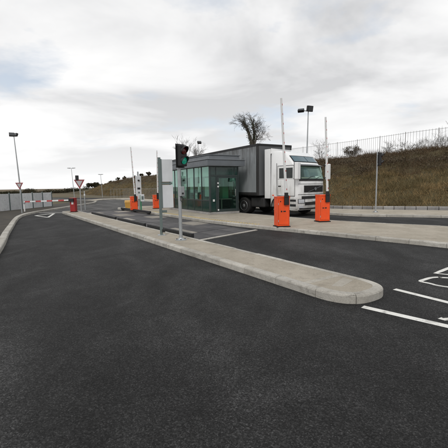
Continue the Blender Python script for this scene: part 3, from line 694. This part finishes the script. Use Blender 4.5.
# tactile studs along the kerb in front of the booth
sm = MB()
k2 = resample([p for p in n2 if 10.6 < p.dot(DL) < 21], .17)
for r_ in (0.19, .36):
    for p, v_ in zip(k2, normals(k2)): q = p - v_*r_; sm.lathe([(.05, .115), (.045, .138), (.03, .146)], 'z', (q.x, q.y, 0), 8)
k = obj('tactile_studs', sm, concrete('buff_studs', (.44, .36, .2), (.34, .28, .16)), isl2); k['kind'] = 'stuff'

# ------------------------------------------------------------------ lorry
OFF = 2.7
nb3 = Vector((math.cos(B30), math.sin(B30), 0)); db3 = Vector((-math.sin(B30), math.cos(B30), 0))
KT = Vector((CB.x, CB.y, 0)) + nb3*OFF + db3*(-.78)
tr = thing('trailer', 'dark grey curtain-sided lorry trailer behind the booth', 'trailer', KT, B30)
TL, TW, TZ0, TZ1 = 13.6, 2.5, 1.22, 4.04
obj('curtain', MB().b2((.0, .14, TZ0+.08), (.02, TL-.15, TZ1-.10)), m_curtain, tr)
obj('curtain', MB().b2((TW-.02, .14, TZ0+.08), (TW, TL-.15, TZ1-.10)), m_curtain, tr)
obj('headboard', MB().b2((.012, .0, TZ0-.1), (TW-.012, .10, TZ1-.02)), paint('headboard_grey', (.085, .09, .095), .55, 0, .4), tr, .02)
for x in (.0, TW-.1): obj('corner_post', MB().b2((x-.004, -.006, TZ0-.1), (x+.104, .15, TZ1-.01)), m_chassis, tr, .015)
for x in (.0, TW-.1): obj('corner_post', MB().b2((x, TL-.16, TZ0-.1), (x+.1, TL, TZ1-.01)), m_chassis, tr, .015)
obj('roof', MB().b2((.01, .02, TZ1-.04), (TW-.01, TL-.02, TZ1+.01)), m_curtain, tr)
for x in (-.012, TW-.05): obj('roof_rail', MB().b2((x, -.01, TZ1-.12), (x+.062, TL, TZ1+.02)), m_darksteel, tr, .008)
obj('front_roof_rail', MB().b2((0, -.016, TZ1-.10), (TW, .03, TZ1+.022)), m_darksteel, tr, .008)
for x in (-.008, TW-.04): obj('side_rail', MB().b2((x, .0, TZ0-.06), (x+.048, TL, TZ0+.09)), m_chassis, tr, .008)
obj('floor_beam', MB().b2((.05, .1, TZ0-.12), (TW-.05, TL-.05, TZ0-.02)).b2((.75, .3, .82), (.88, TL-.2, TZ0-.12)).b2((TW-.88, .3, .82), (TW-.75, TL-.2, TZ0-.12)), m_chassis, tr)
for x in (.45, TW-.57):
    obj('landing_leg', MB().b2((x, 2.6, .35), (x+.12, 2.72, TZ0-.1)).b2((x-.06, 2.5, .3), (x+.18, 2.82, .35)), m_chassis, tr)
obj('side_guard', MB().b2((.03, 3.4, .55), (.06, 8.3, .65)).b2((.03, 3.4, .85), (.06, 8.3, .95)).b2((.03, 4.2, .5), (.09, 4.28, TZ0-.1)).b2((.03, 7.4, .5), (.09, 7.48, TZ0-.1)), m_darksteel, tr)
def wheel(par, c, r=.5, w=.3, face=-1, dual=False):
    mbt = MB(); ww = w*(2 if dual else 1)
    x0, x1 = c[0], c[0]-face*ww
    prof = [(r*.60, x0), (r*.93, x0), (r*.985, x0-face*.03), (r, x0-face*.06), (r, x1+face*.06), (r*.95, x1), (r*.6, x1)]
    o = obj('wheel', MB().lathe(prof, 'x', (0, c[1], c[2]), 28), m_rubber, par, smooth=False)
    rp = [(r*.6, x0-face*.001), (r*.58, x0+face*.008), (r*.52, x0-face*.02), (r*.46, x0-face*(.10 if dual else .03)), (r*.22, x0-face*(.10 if dual else .03)), (r*.2, x0+face*.0), (r*.08, x0+face*.02)]
    obj('rim', MB().lathe(rp, 'x', (0, c[1], c[2]), 28), m_galv, o)
    return o
for y in (9.2, 10.5, 11.8):
    wheel(tr, (.04, y, .5), .5, .36, -1); wheel(tr, (TW-.04, y, .5), .5, .36, 1)
    obj('axle', MB().lathe([(.07, .3), (.07, TW-.3)], 'x', (0, y, .5), 10), m_chassis, tr)
obj('rear_door', MB().b2((.05, TL-.06, TZ0-.05), (TW/2-.01, TL-.01, TZ1-.05)).b2((TW/2+.01, TL-.06, TZ0-.05), (TW-.05, TL-.01, TZ1-.05)), m_curtain, tr)

# tractor unit, slewed a little against its trailer
TA = rad(42); nt3 = Vector((math.cos(TA), math.sin(TA), 0)); dt3 = Vector((-math.sin(TA), math.cos(TA), 0))
king = KT + nb3*1.25 + db3*1.6; CWd = 2.49
AT = king - nt3*CWd/2 - dt3*4.05
tk = thing('lorry_tractor', 'white high-roofed lorry cab standing between the two orange barriers', 'lorry', AT, TA)
fprof = [(.06, .36), (.0, .5), (-.02, .8), (.0, 1.2), (.0, 1.6), (.015, 1.95), (.12, 2.3), (.27, 2.72), (.40, 2.88), (.78, 3.26), (.95, 3.42), (1.15, 3.52), (1.45, 3.57)]
arch = [(1.38+.60*math.cos(q), .5+.60*math.sin(q)) for q in [math.pi*k/12 for k in range(0, 13)]]
cabprof = fprof + [(1.95, 3.58), (2.06, 3.52), (2.1, 3.35), (2.1, .95), (2.1, .5)] + arch + [(.74, .36)]
def yfront(z): return float(np.interp(z, [p[1] for p in fprof], [p[0] for p in fprof]))
def bulge(x): return .25*abs(2*x/CWd-1)**4
def cab_xy(x, y, z):
    s = 1 - .05*max(0, (z-2.3))/1.2; xx = CWd/2 + (x-CWd/2)*s
    return (xx, y + bulge(x)*max(0, 1-y/1.6), z)
mb = MB(); XS = [0, .04, .12, .3, .6, .95, CWd/2, CWd-.95, CWd-.6, CWd-.3, CWd-.12, CWd-.04, CWd]; n = len(cabprof); vs_ = []
for ix, x in enumerate(XS):
    e = .075 if ix in (0, len(XS)-1) else (.022 if ix in (1, len(XS)-2) else 0)
    for (y, z) in cabprof:
        yy = y + (e if y < .9 else 0) - (e if y > 2.0 else 0); zz_ = z - (e if z > 3.1 else 0)
        vs_.append(cab_xy(x, yy, zz_))
fs_ = [(i*n+k, i*n+(k+1) % n, (i+1)*n+(k+1) % n, (i+1)*n+k) for i in range(len(XS)-1) for k in range(n)]
fs_ += [tuple(range(n))[::-1], tuple(range((len(XS)-1)*n, len(XS)*n))]
mb.add(vs_, fs_); cab_o = obj('cab_body', mb, m_truck, tk); cab_o.data.shade_smooth(); cab_o.data.set_sharp_from_angle(angle=rad(38))
def front_patch(name, x0, x1, z0, z1, mat, par=tk, off=.012, nx=14, nz=4, solid=.016, rake=0):
    mb = MB(); vs = []
    for j in range(nz+1):
        for i in range(nx+1):
            z = z0+(z1-z0)*j/nz; ins = rake*(j/nz); x = x0+ins+(x1-x0-2*ins)*i/nx
            p = cab_xy(x, yfront(z), z); vs.append((p[0], p[1]-off, p[2]+off*.3))
    mb.add(vs, [(j*(nx+1)+i, j*(nx+1)+i+1, (j+1)*(nx+1)+i+1, (j+1)*(nx+1)+i) for j in range(nz) for i in range(nx)])
    return obj(name, mb, mat, par, solid=solid)
front_patch('windscreen_rubber', .09, CWd-.09, 1.955, 2.72, m_black, nz=6, rake=.05, off=.006)
ws = front_patch('cab_interior', .15, CWd-.15, 2.0, 2.68, m_screen, nz=6, rake=.05, off=.016)
front_patch('dashboard', .22, CWd-.22, 2.02, 2.09, m_desk, ws, off=.03, nz=1)
front_patch('dashboard_papers', 1.35, 1.85, 2.06, 2.15, m_paper, ws, off=.034, nz=1, nx=4)
front_patch('seat_back', .40, .85, 2.1, 2.48, m_fascia, ws, off=.03, nz=3, nx=4, rake=.06); front_patch('seat_back', 1.62, 2.07, 2.1, 2.45, m_fascia, ws, off=.03, nz=3, nx=4, rake=.06)
front_patch('sun_curtain', .22, CWd-.22, 2.60, 2.66, m_blind, ws, off=.03, nz=1)
front_patch('windscreen', .15, CWd-.15, 2.0, 2.68, glass_mat('windscreen_glass', (.88, .95, .92), 4.0, .04), nz=6, rake=.05, off=.05, solid=.006)
for x in (.55, 1.3): obj('wiper', MB().tube([(x, yfront(2.0)+bulge(x)-.07, 2.0), (x+.35, yfront(2.12)+bulge(x+.35)-.07, 2.12), (x+.62, yfront(2.17)+bulge(x+.62)-.07, 2.16)], .012, 5), m_black, ws)
front_patch('scuttle', .10, CWd-.10, 1.90, 1.985, m_black, nz=1)
front_patch('roof_window_surround', .10, CWd-.10, 2.91, 3.27, m_black, nz=4, off=.010)
front_patch('roof_window', .14, CWd/2-.03, 2.94, 3.23, m_roofglass, nz=3, off=.026, nx=8)
front_patch('roof_window', CWd/2+.03, CWd-.14, 2.94, 3.23, m_roofglass, nz=3, off=.026, nx=8)
gr_ = front_patch('grille', .36, CWd-.36, 1.30, 1.66, m_black, nz=2)
for z in (1.37, 1.44, 1.51, 1.58): front_patch('grille_bar', .40, CWd-.40, z, z+.022, m_darksteel, gr_, off=.03, nz=1)
mbd = MB(); p1 = (.62, -.055+bulge(.62)*.3, 1.335); p2 = (CWd-.62, -.055, 1.63)
obj('grille_bar', MB().tube([(.60, -.045, 1.33), (CWd/2, -.05, 1.48), (CWd-.60, -.045, 1.63)], .010, 6), m_fascia, gr_)
obj('badge', MB().lathe([(.085, -.03), (.085, .0), (.06, .005)], 'y', (CWd/2, -.045, 1.48), 18), m_fascia2, gr_)
front_patch('bumper_slot', .22, CWd-.22, .95, 1.10, m_black, nz=2)
front_patch('bumper_slot', .42, CWd-.42, .62, .78, m_black, nz=2)
front_patch('number_plate', CWd/2-.26, CWd/2+.26, .82, .92, m_yellow if False else m_white, off=.03, nz=1, nx=4)
front_patch('panel_gap', .05, CWd-.05, 1.18, 1.20, m_black, nz=1, off=.008)
front_patch('panel_gap', .05, CWd-.05, 1.74, 1.752, m_black, nz=1, off=.008)
front_patch('headlight_recess', .03, .40, .72, .95, m_black, nz=2, nx=5, off=.010); front_patch('headlight_recess', CWd-.40, CWd-.03, .72, .95, m_black, nz=2, nx=5, off=.010)
front_patch('lower_lip', .12, CWd-.12, .40, .455, m_black, nz=1, off=.02)
for x0, x1 in ((.05, .36), (CWd-.36, CWd-.05)): front_patch('headlight', x0, x1, .74, .93, m_headlamp, nz=2, nx=5, off=.014)
for x0, x1 in ((.10, .30), (CWd-.30, CWd-.10)): front_patch('fog_light', x0, x1, .48, .58, m_headlamp, nz=1, nx=4, off=.014)
# sun visor
vv = []
for x in np.linspace(.10, CWd-.10, 13):
    p = cab_xy(x, yfront(2.74), 2.74); vv += [(p[0], p[1]-.0, 2.80), (p[0], p[1]-.24, 2.715), (p[0], p[1]-.235, 2.695), (p[0], p[1]+.0, 2.745)]
mb = MB().add(vv, [(i*4+k, i*4+(k+1) % 4, (i+1)*4+(k+1) % 4, (i+1)*4+k) for i in range(12) for k in range(4)] + [(0, 1, 2, 3), (51, 50, 49, 48)]); obj('sun_visor', mb, paint('visor_grey', (.045, .05, .052), .3, 0, .1), tk)
# sides: door, window, steps, mirrors, handle
for s in (0, 1):
    X = lambda a: a if s == 0 else CWd-a
    def sbox(lo, hi):
        a, b = X(lo[0]), X(hi[0]); return MB().b2((min(a, b), lo[1], lo[2]), (max(a, b), hi[1], hi[2]))
    d = obj('door', sbox((-.012, .40, 1.12), (.03, 1.52, 2.02)), m_truck, tk, .008)
    obj('door_gap', sbox((-.003, .375, 1.09), (.028, 1.545, 2.75)), m_black, d)
    obj('window_surround', sbox((-.013, .43, 2.03), (.05, 1.52, 2.72)), m_truck, d, .008)
    obj('side_window', sbox((-.018, .52, 2.06), (.05, 1.43, 2.62)), m_sidewin, d, .012)
    obj('handle', sbox((-.04, 1.30, 1.62), (.0, 1.48, 1.67)), m_black, d, .006)
    obj('cab_gap', sbox((-.006, 1.615, 1.12), (.02, 1.625, 2.9)), m_chassis, tk)
    obj('side_marker', sbox((-.012, 1.8, 1.12), (.02, 1.92, 1.17)), m_orange, tk)
    obj('step', sbox((-.016, .26, .42), (.06, .72, 1.07)), m_truck, tk, .02)
    obj('step_tread', sbox((-.024, .30, .56), (.02, .68, .68)), m_black, tk)
    obj('step_tread', sbox((-.024, .30, .82), (.02, .68, .93)), m_black, tk)
    mi = obj('mirror', sbox((-.34, -.02, 1.98), (-.05, .20, 2.86)), m_truck, tk, .045, seg=3)
    obj('mirror_gasket', sbox((-.345, .185, 1.985), (-.045, .205, 2.855)), m_black, mi)
    obj('mirror_glass', sbox((-.32, .2, 2.03), (-.07, .211, 2.80)), m_chrome, mi)
    for z in (2.08, 2.78): obj('mirror_arm', sbox((-.08, .12, z-.025), (.14, .20, z+.025)), m_black, mi, .01)
    obj('wheel_arch_trim', MB().tube([(X(-.004), 1.38+.61*math.cos(q), .5+.61*math.sin(q)) for q in [math.pi*k/16 for k in range(17)]], .028, 6), m_black, tk)
    obj('side_fairing', sbox((.03, 2.1, .95), (.08, 2.52 if s == 0 else 2.2, 3.72)), m_truck, tk, .02)
    obj('fuel_tank', sbox((.06, 2.55, .42), (.62, 3.65, 1.0)), m_galv if s else m_chassis, tk, .09)
    obj('mudguard', MB().tube([(X(.32), 4.2+.60*math.cos(q), .5+.60*math.sin(q)) for q in [math.pi*k/10 for k in range(1, 10)]], .05, 6), m_black, tk)
    fc = -1 if s == 0 else 1
    wheel(tk, (X(.05), 1.38, .5), .5, .32, fc); wheel(tk, (X(.03), 4.2, .5), .5, .3, fc, True)
obj('air_deflector', MB().add([(.16, 1.15, 3.48), (CWd-.16, 1.15, 3.48), (CWd-.08, 2.14, 3.46), (.08, 2.14, 3.46), (.12, 2.12, 3.76), (CWd-.12, 2.12, 3.76)], [(0, 3, 2, 1), (0, 1, 5, 4), (2, 3, 4, 5), (1, 2, 5), (0, 4, 3)]), m_truck, tk)
obj('chassis', MB().b2((.78, .3, .62), (.90, 5.2, .90)).b2((CWd-.90, .3, .62), (CWd-.78, 5.2, .90)).b2((.3, 1.0, .62), (CWd-.3, 2.2, 1.3)).b2((.5, 3.6, .9), (CWd-.5, 4.6, 1.02)), m_chassis, tk)
obj('axle', MB().lathe([(.08, .3), (.08, CWd-.3)], 'x', (0, 4.2, .5), 10).lathe([(.07, .3), (.07, CWd-.3)], 'x', (0, 1.38, .5), 10), m_chassis, tk)
obj('exhaust_stack', MB().lathe([(.06, 1.0), (.06, 3.0)], 'z', (CWd-.25, 2.27, 0), 12), m_chassis, tk)

# ------------------------------------------------------------------ barriers with raised arms
def barrier(label, base, rz, arm_len, tip_px, cab_mat=m_orange, w=.48, d=.40, h=1.14, arm_top=None, big=True, group=None):
    t = thing('barrier', label, 'barrier', base, rz, group)
    b = obj('cabinet', MB().b2((-w/2, -d/2, .04), (w/2, d/2, h)), cab_mat, t, .022, seg=3)
    obj('lid', MB().b2((-w/2-.012, -d/2-.012, h-.03), (w/2+.012, d/2+.012, h+.012)), cab_mat, b, .012)
    obj('base_plate', MB().b2((-w/2-.03, -d/2-.03, 0), (w/2+.03, d/2+.03, .04)), m_darksteel, t, .006)
    if big:
        obj('door_gap', MB().b2((-w/2+.027, -d/2-.002, .10), (w/2-.027, -d/2+.01, h-.06)), m_black, b)
        obj('door_panel', MB().b2((-w/2+.034, -d/2-.008, .107), (w/2-.034, -d/2+.01, h-.067)), cab_mat, b, .005)
        obj('hinge', MB().lathe([(.012, .2), (.012, .28)], 'z', (-w/2+.03, -d/2-.008, 0), 8).lathe([(.012, h-.3), (.012, h-.22)], 'z', (-w/2+.03, -d/2-.008, 0), 8), m_galv, b)
        obj('lock', MB().lathe([(.03, -d/2-.02), (.03, -d/2)], 'y', (-.09, 0, .60), 12), m_black, b)
        obj('lock', MB().lathe([(.022, -d/2-.016), (.022, -d/2)], 'y', (-.13, 0, h-.17), 12), m_black, b)
        obj('vent', MB().b2((-.02, -d/2-.012, .575), (.08, -d/2, .62)), m_black, b)
    # clamp on the cabinet's right-hand side carries the arm
    obj('arm_clamp', MB().b2((.0, -d/2-.085, h-.30), (w/2-.06, -d/2-.012, h+.06)).b2((.01, -d/2-.10, h-.02), (.14, -d/2-.014, h+.16)), m_black, t, .012)
    ax, ay = .075, -d/2-.055
    a0 = Vector((ax, ay, h-.05)); wa = Matrix.Rotation(rz, 3, 'Z') @ a0 + Vector(base); a1 = Matrix.Rotation(-rz, 3, 'Z') @ (ray_at(*tip_px, wa.y) - Vector(base))
    dirv = (a1-a0).normalized(); q = Vector((0, 0, 1)).rotation_difference(dirv).to_matrix()
    ln = (a1-a0).length
    arm = obj('arm', MB().add([(s_*wd, ds*.022, z) for z, wd in ((0, .048), (ln, .034)) for s_, ds in ((-1, -1), (1, -1), (1, 1), (-1, 1))], [(3, 2, 1, 0), (4, 5, 6, 7), (0, 1, 5, 4), (1, 2, 6, 5), (2, 3, 7, 6), (3, 0, 4, 7)]), m_white, t, .006)
    arm.location = a0; arm.rotation_euler = q.to_euler()
    k = .3
    while k < ln-.1:
        o = obj('reflector', MB().b2((.014, -.027, k), (.041-.011*k/ln, .027, k+.06)), m_redref, arm); k += .34
    return t
p1 = G(281.7, 226.6, .122); p2 = G(322.3, 221.6, .122)
barrier('nearest orange barrier cabinet with its tall striped arm raised, left of the lorry front', p1, rad(12), 0, (281.2, 98))
barrier('orange barrier cabinet right in front of the lorry grille, arm raised', p2, rad(14), 0, (325.6, 117))
p3 = G(134.2, 210.4, .122)
barrier('far orange barrier cabinet beside the white terminal and yellow box', p3, rad(20), 0, (130.6, 147), h=.95, big=True)
p4 = G(156.6, 208.6, .122)
barrier('orange barrier cabinet half hidden behind the white sign boards', p4, rad(20), 0, (156.8, 150.5), h=1.0, big=True)
# far terminal group
pt = G(137.6, 209.6, .122)
t = thing('payment_terminal', 'tall white terminal column behind the far orange barrier cabinet', 'terminal', pt + Vector((.0, .5, 0)), rad(25))
obj('post', MB().b2((-.05, -.04, 0), (.05, .04, 2.7)), m_galv, t, .01)
b = obj('housing', MB().b2((-.19, -.14, .72), (.19, .05, 2.38)), m_board, t, .02)
obj('screen', MB().b2((-.10, -.148, 1.42), (.10, -.138, 1.56)), m_screen, b)
obj('keypad', MB().b2((-.06, -.148, 1.14), (.06, -.138, 1.26)), m_galv2, b)
obj('camera_hood', MB().b2((-.06, -.22, 2.02), (.06, -.13, 2.12)), m_black, b, .01)
t = thing('intercom_post', 'green post with grey box right of the far orange cabinet', 'intercom', G(141.2, 210.6, .122), rad(20))
obj('post', MB().b2((-.05, -.05, 0), (.05, .05, 1.05)), m_greenobj, t, .01)
b = obj('box', MB().b2((-.02, -.12, .62), (.24, .06, 1.10)), m_board, t, .02)
obj('panel', MB().b2((.04, -.128, .75), (.18, -.116, .98)), m_galv2, b)
t = thing('grit_bin', 'small yellow box left of the far orange barrier cabinet', 'bin', G(128.2, 208.6, .122), rad(20)); t.scale = (.72, .72, .9)
obj('body', MB().add([(-.26, -.2, 0), (.26, -.2, 0), (.26, .2, 0), (-.26, .2, 0), (-.32, -.25, .5), (.32, -.25, .5), (.32, .25, .5), (-.32, .25, .5)], [(3, 2, 1, 0), (4, 5, 6, 7), (0, 1, 5, 4), (1, 2, 6, 5), (2, 3, 7, 6), (3, 0, 4, 7)]), m_yellow, t, .02)
obj('lid', MB().add([(-.34, -.27, .5), (.34, -.27, .5), (.34, .27, .5), (-.34, .27, .5), (-.3, -.2, .62), (.3, -.2, .62), (.3, .24, .70), (-.3, .24, .70)], [(3, 2, 1, 0), (4, 5, 6, 7), (0, 1, 5, 4), (1, 2, 6, 5), (2, 3, 7, 6), (3, 0, 4, 7)]), m_yellow, t, .015)

# red barrier with its arm down across the left lane
pr = G(74, 212, .122); tip = Vector((-14.15, 24.4, .80))
t = thing('barrier', 'dark red barrier cabinet with striped arm lowered across the left lane', 'barrier', pr, 0)
b = obj('cabinet', MB().b2((-.17, -.17, .04), (.17, .17, .93)), m_red, t, .02); obj('lid', MB().b2((-.185, -.185, .90), (.185, .185, .95)), m_red, b, .012)
obj('door_panel', MB().b2((-.13, -.178, .12), (.13, -.165, .82)), m_red, b, .005); obj('notice', MB().b2((-.06, -.186, .52), (.07, -.176, .70)), m_white, b)
obj('base_plate', MB().b2((-.2, -.2, 0), (.2, .2, .04)), m_darksteel, t)
a0 = pr + Vector((-.16, -.24, .80)); dv = tip - a0; ln = dv.length; q = Vector((1, 0, 0)).rotation_difference(dv.normalized())
arm = obj('arm', MB().b2((0, -.02, -.045), (ln, .02, .045)), m_white, t, .005); arm.location = a0-pr; arm.rotation_euler = q.to_euler()
for k in range(4): obj('stripe', MB().b2((.45+k*1.05, -.024, -.049), (.95+k*1.05, .024, .049)), m_redref, arm)
obj('arm_clamp', MB().b2((-.20, -.29, .70), (.12, -.178, .92)), m_black, t, .01)
t = thing('arm_rest_post', 'thin white post holding the lowered barrier arm tip by the fence', 'post', Vector((tip.x+.05, tip.y+.02, .1)), 0)
obj('post', MB().b2((-.035, -.035, 0), (.035, .035, .64)), m_white, t, .006); obj('fork', MB().b2((-.05, -.07, .59), (.05, -.045, .80)).b2((-.05, .045, .59), (.05, .07, .80)).b2((-.05, -.07, .57), (.05, .07, .60)), m_galv, t)

# ------------------------------------------------------------------ traffic signals, signs
def signal(label, base, rz, hz0, hz1, pole_top, near=True, dark=False):
    t = thing('traffic_signal', label, 'traffic signal', base, rz)
    obj('pole', MB().lathe([(.05 if near else .038, .0), (.05 if near else .038, pole_top-.02), (.03, pole_top)], 'z', (0, 0, 0), 16), m_galv, t, smooth=False)
    fl = obj('base_flange', MB().lathe([(.17, 0), (.17, .018), (.09, .022), (.065, .07)], 'z', (0, 0, 0), 20), m_galv, t)
    for k in range(4): obj('bolt', MB().lathe([(.016, .018), (.016, .045)], 'z', (.12*math.cos(k*1.57+.8), .12*math.sin(k*1.57+.8), 0), 6), m_darksteel, fl)
    H_ = hz1-hz0; c = -.12
    hb = obj('housing', MB().b2((-.125, c-.09, hz0+.02), (.14, c+.06, hz1-.02)), m_black, t, .025)
    obj('backing_board', MB().b2((-.165, c+.055, hz0-.02), (.165, c+.07, hz1+.02)), m_black, t, .004)
    for z in (hz0+.1, hz1-.1): obj('bracket', MB().b2((-.04, c+.06, z-.03), (.04, .0, z+.03)), m_galv, t)
    for i, z in enumerate((hz1-.18, hz0+.18)):
        obj('lens', MB().lathe([(.105, c-.10), (.10, c-.115), (.06, c-.128), (.01, c-.132)], 'y', (0, 0, z), 20), (m_lens_red if i == 0 else (m_lens_green if near else m_lens_red)), hb)
        vis = []; n_ = 18
        for j, yy in enumerate((c-.09, c-.25)):
            for k in range(n_+1):
                q = rad(-40) + rad(260)*k/n_; cut = .0 if j == 0 else .09*(1-math.sin(q))
                vis.append((.112*math.cos(q), yy+cut, z+.112*math.sin(q)))
        mbv = MB().add(vis, [(k, k+1, n_+2+k, n_+1+k) for k in range(n_)]); obj('visor', mbv, m_black, hb, solid=.008)
    return t
ps = G(181, 239.9, .122)
t = signal('two-lamp traffic signal with green lens lit, on a grey pole on the near island', ps, rad(50), 2.14, 2.78, 2.76)
b = obj('detector_box', MB().b2((-.07, -.12, 1.30), (.09, -.045, 1.58)), m_galv, t, .01); obj('button', MB().lathe([(.028, -.14), (.028, -.12)], 'y', (.01, 0, 1.38), 12), m_black, b)
obj('cable', MB().tube([(0, -.08, 1.3), (.05, -.11, 1.2), (.02, -.10, 1.12), (-.04, -.07, 1.18), (0, -.06, 1.32)], .01, 6), m_black, t)
signal('dark traffic signal on a thin pole in front of the grassy bank', G(375.5, 214.4, .0) + Vector((0, 0, .12)), rad(60), 2.55, 3.28, 3.3, near=False)
sg = G(161.6, 235.2, .122)
t = thing('sign_boards', 'two blank pale boards one above the other on a grey-green post', 'sign', sg, rad(14))
obj('post', MB().b2((-.045, -.045, 0), (.045, .045, 2.52)), m_galv2, t, .006)
obj('base_flange', MB().b2((-.12, -.12, 0), (.12, .12, .02)), m_galv, t)
for z0, z1 in ((1.74, 2.46), (.90, 1.64)):
    b = obj('board', MB().b2((.06, -.035, z0), (.42, .0, z1)), m_board, t, .006)
    obj('edge_channel', MB().b2((.045, -.045, z0-.01), (.075, .02, z1+.01)), m_galv2, b)
    for z in (z0+.12, z1-.12): obj('bracket', MB().b2((-.05, .046, z-.025), (.40, .07, z+.025)).b2((.05, -.001, z-.02), (.40, .05, z+.02)), m_galv2, b)
obj('bracket', MB().b2((.04, -.03, .74), (.20, .03, .82)), m_galv2, t); obj('bracket', MB().b2((.04, -.03, 1.66), (.40, .02, 1.72)), m_galv2, t)
t2 = obj('foot_clamp', MB().b2((.02, -.06, .10), (.12, .05, .20)), m_darksteel, t)

def give_way(label, base, h, size, extra=None, rz=0.0):
    t = thing('give_way_sign', label, 'sign', base, rz)
    obj('post', MB().lathe([(.035, 0), (.035, h)], 'z', (0, 0, 0), 12), m_galv, t)
    def trip(s_, y0, y1, zc):
        hh = s_*.866; P_ = [(-s_/2, hh/3), (s_/2, hh/3), (0, -2*hh/3)]
        mb = MB().add([(x, y, zc+z) for y in (y0, y1) for x, z in P_], [(0, 2, 1), (3, 4, 5), (0, 1, 4, 3), (1, 2, 5, 4), (2, 0, 3, 5)]); return mb
    zc = h - size*.3
    pl = obj('plate', trip(size, -.05, -.042, zc), m_signred, t); obj('plate_face', trip(size*.62, -.058, -.051, zc), m_signface, pl)
    obj('plate_back', trip(size*.98, -.041, -.036, zc), m_galv, pl)
    return t
give_way('white and red triangular give-way sign on a thin post by the pale fence', G(22, 213.4, .1), 2.02, .52)
yb = G(81.4, 211.8, .122)
t = give_way('larger triangular give-way sign on the near island tip beside the red cabinet', yb, 2.15, .72)
obj('signal_head', MB().b2((-.24, -.1, 2.1), (-.06, .06, 2.42)), m_black, t, .02)
t = thing('marker_post', 'thin grey post right of the larger give-way sign', 'post', G(85.4, 209.9, .0), 0)
obj('shaft', MB().lathe([(.04, 0), (.04, 1.4), (.02, 1.45)], 'z', (0, 0, 0), 10), m_galv, t); obj('collar', MB().lathe([(.055, 1.1), (.055, 1.25)], 'z', (0, 0, 0), 10), m_white, t)

# ------------------------------------------------------------------ lamp posts
def lamp(label, base, top, heads, r=.07, kind='flood'):
    t = thing('lamp_post', label, 'lamp post', base, 0, 'lamp posts round the yard')
    d = Vector(top)-Vector(base)
    obj('pole', MB().tube([(0, 0, -.1), d*.5, d], [r*1.3, r, r*.65], 10), m_galv, t)
    for (dx, dz, w, hgt, rz, tilt) in heads:
        if kind == 'flood':
            M_ = Matrix.Rotation(rz, 3, 'Z') @ Matrix.Rotation(tilt, 3, 'X')
            hd = obj('floodlight', MB().box(d+Vector((dx, -.1, dz)), (w, .22, hgt), m=M_), m_black, t, .02)
            obj('glass', MB().box(d+Vector((dx, -.1, dz)) + M_ @ Vector((0, -.115, 0)), (w*.85, .012, hgt*.8), m=M_), m_lampglass, hd)
        else:
            hd = obj('lamp_head', MB().box(d+Vector((dx, 0, dz)), (w, .22, hgt)), m_galv, t, .03)
            obj('glass', MB().box(d+Vector((dx, 0, dz-hgt*.55)), (w*.7, .15, .02)), m_lampglass, hd)
    xs_ = [h_[0] for h_ in heads]
    if xs_: obj('crossarm', MB().tube([d+Vector((min(xs_+[0]), 0, -.02)), d+Vector((max(xs_+[0]), 0, -.02))], .04, 6), m_galv, t)
    return t
tp = ray_at(13.9, 136, 41); bs = ray_at(20, 189, 41); lamp('tall lamp post with dark floodlight beyond the pale fence at the left', (bs.x+.12, 41, -.05), tp, [(-.18, .15, .55, .42, rad(30), rad(-20)), (.32, .12, .42, .36, rad(-25), rad(-20))])
tp = ray_at(71.3, 168.2, 62); lamp('slim twin-headed lamp post behind the red cabinet', (tp.x+.25, 62, -.05), tp, [(-.42, .03, .55, .10, 0, 0), (.42, .03, .55, .10, 0, 0)], .05, 'road')
tp = ray_at(100.6, 174.5, 64); lamp('short slim lamp post before the far end of the bank', (tp.x+.15, 64, -.05), tp, [(-.25, .03, .4, .09, 0, 0), (.25, .03, .4, .09, 0, 0)], .045, 'road')
tp = ray_at(308.3, 110.5, 29); lamp('lamp post with two black floodlights rising behind the lorry cab', (tp.x-.14, 29, bz(tp.x-.14, 29)-.1), tp, [(-.62, -.02, .5, .26, rad(-25), rad(-45)), (.1, .12, .52, .46, rad(25), rad(10))], .06)
tp = ray_at(198.0, 143.5, 45); lamp('lamp post with one floodlight showing over the trailer roof', (tp.x, 45, bz(tp.x, 45)-.1), tp, [(.18, .12, .5, .32, rad(25), rad(-35))], .05)

# loose chippings gathered along the kerb feet
gp = []
for k in range(500):
    i = random.randrange(len(near_side)-1); t = random.uniform(2.6, 14); gp.append(UT(U_A-abs(random.gauss(0, .22))-.015, t))
for k in range(250):
    t = random.uniform(-1, 11); p = n2[0]; gp.append(UT(float(np.interp(t, [-5, 0, 4.07, 5.2, 6.8, 8.8, 10.4, 11.8], [11, 10.3, 9.78, 9.62, 9.31, 8.99, 8.69, 8.48]))-abs(random.gauss(0, .12))-.02, t))
B_ = np.array([(p.x, p.y, .006) for p in gp]); s_ = rng.uniform(.002, .007, len(B_))[:, None]
oc = np.array([(1, 0, 0), (-1, 0, 0), (0, 1, 0), (0, -1, 0), (0, 0, 1), (0, 0, -1)], float)
v = (B_[:, None, :] + oc[None]*s_[:, :, None]*rng.uniform(.6, 1.3, (len(B_), 6, 1))).reshape(-1, 3)
fo = np.array([(0, 2, 4), (2, 1, 4), (1, 3, 4), (3, 0, 4), (2, 0, 5), (1, 2, 5), (3, 1, 5), (0, 3, 5)])
f = (np.arange(len(B_))[:, None, None]*6 + fo[None]).reshape(-1, 3)
cp = big_mesh('chippings', v, f, concrete('chippings_grey', (.14, .13, .115), (.08, .076, .07))); cp['kind'] = 'stuff'; tag(cp, 'loose stone chippings along the foot of the kerbs', 'gravel')
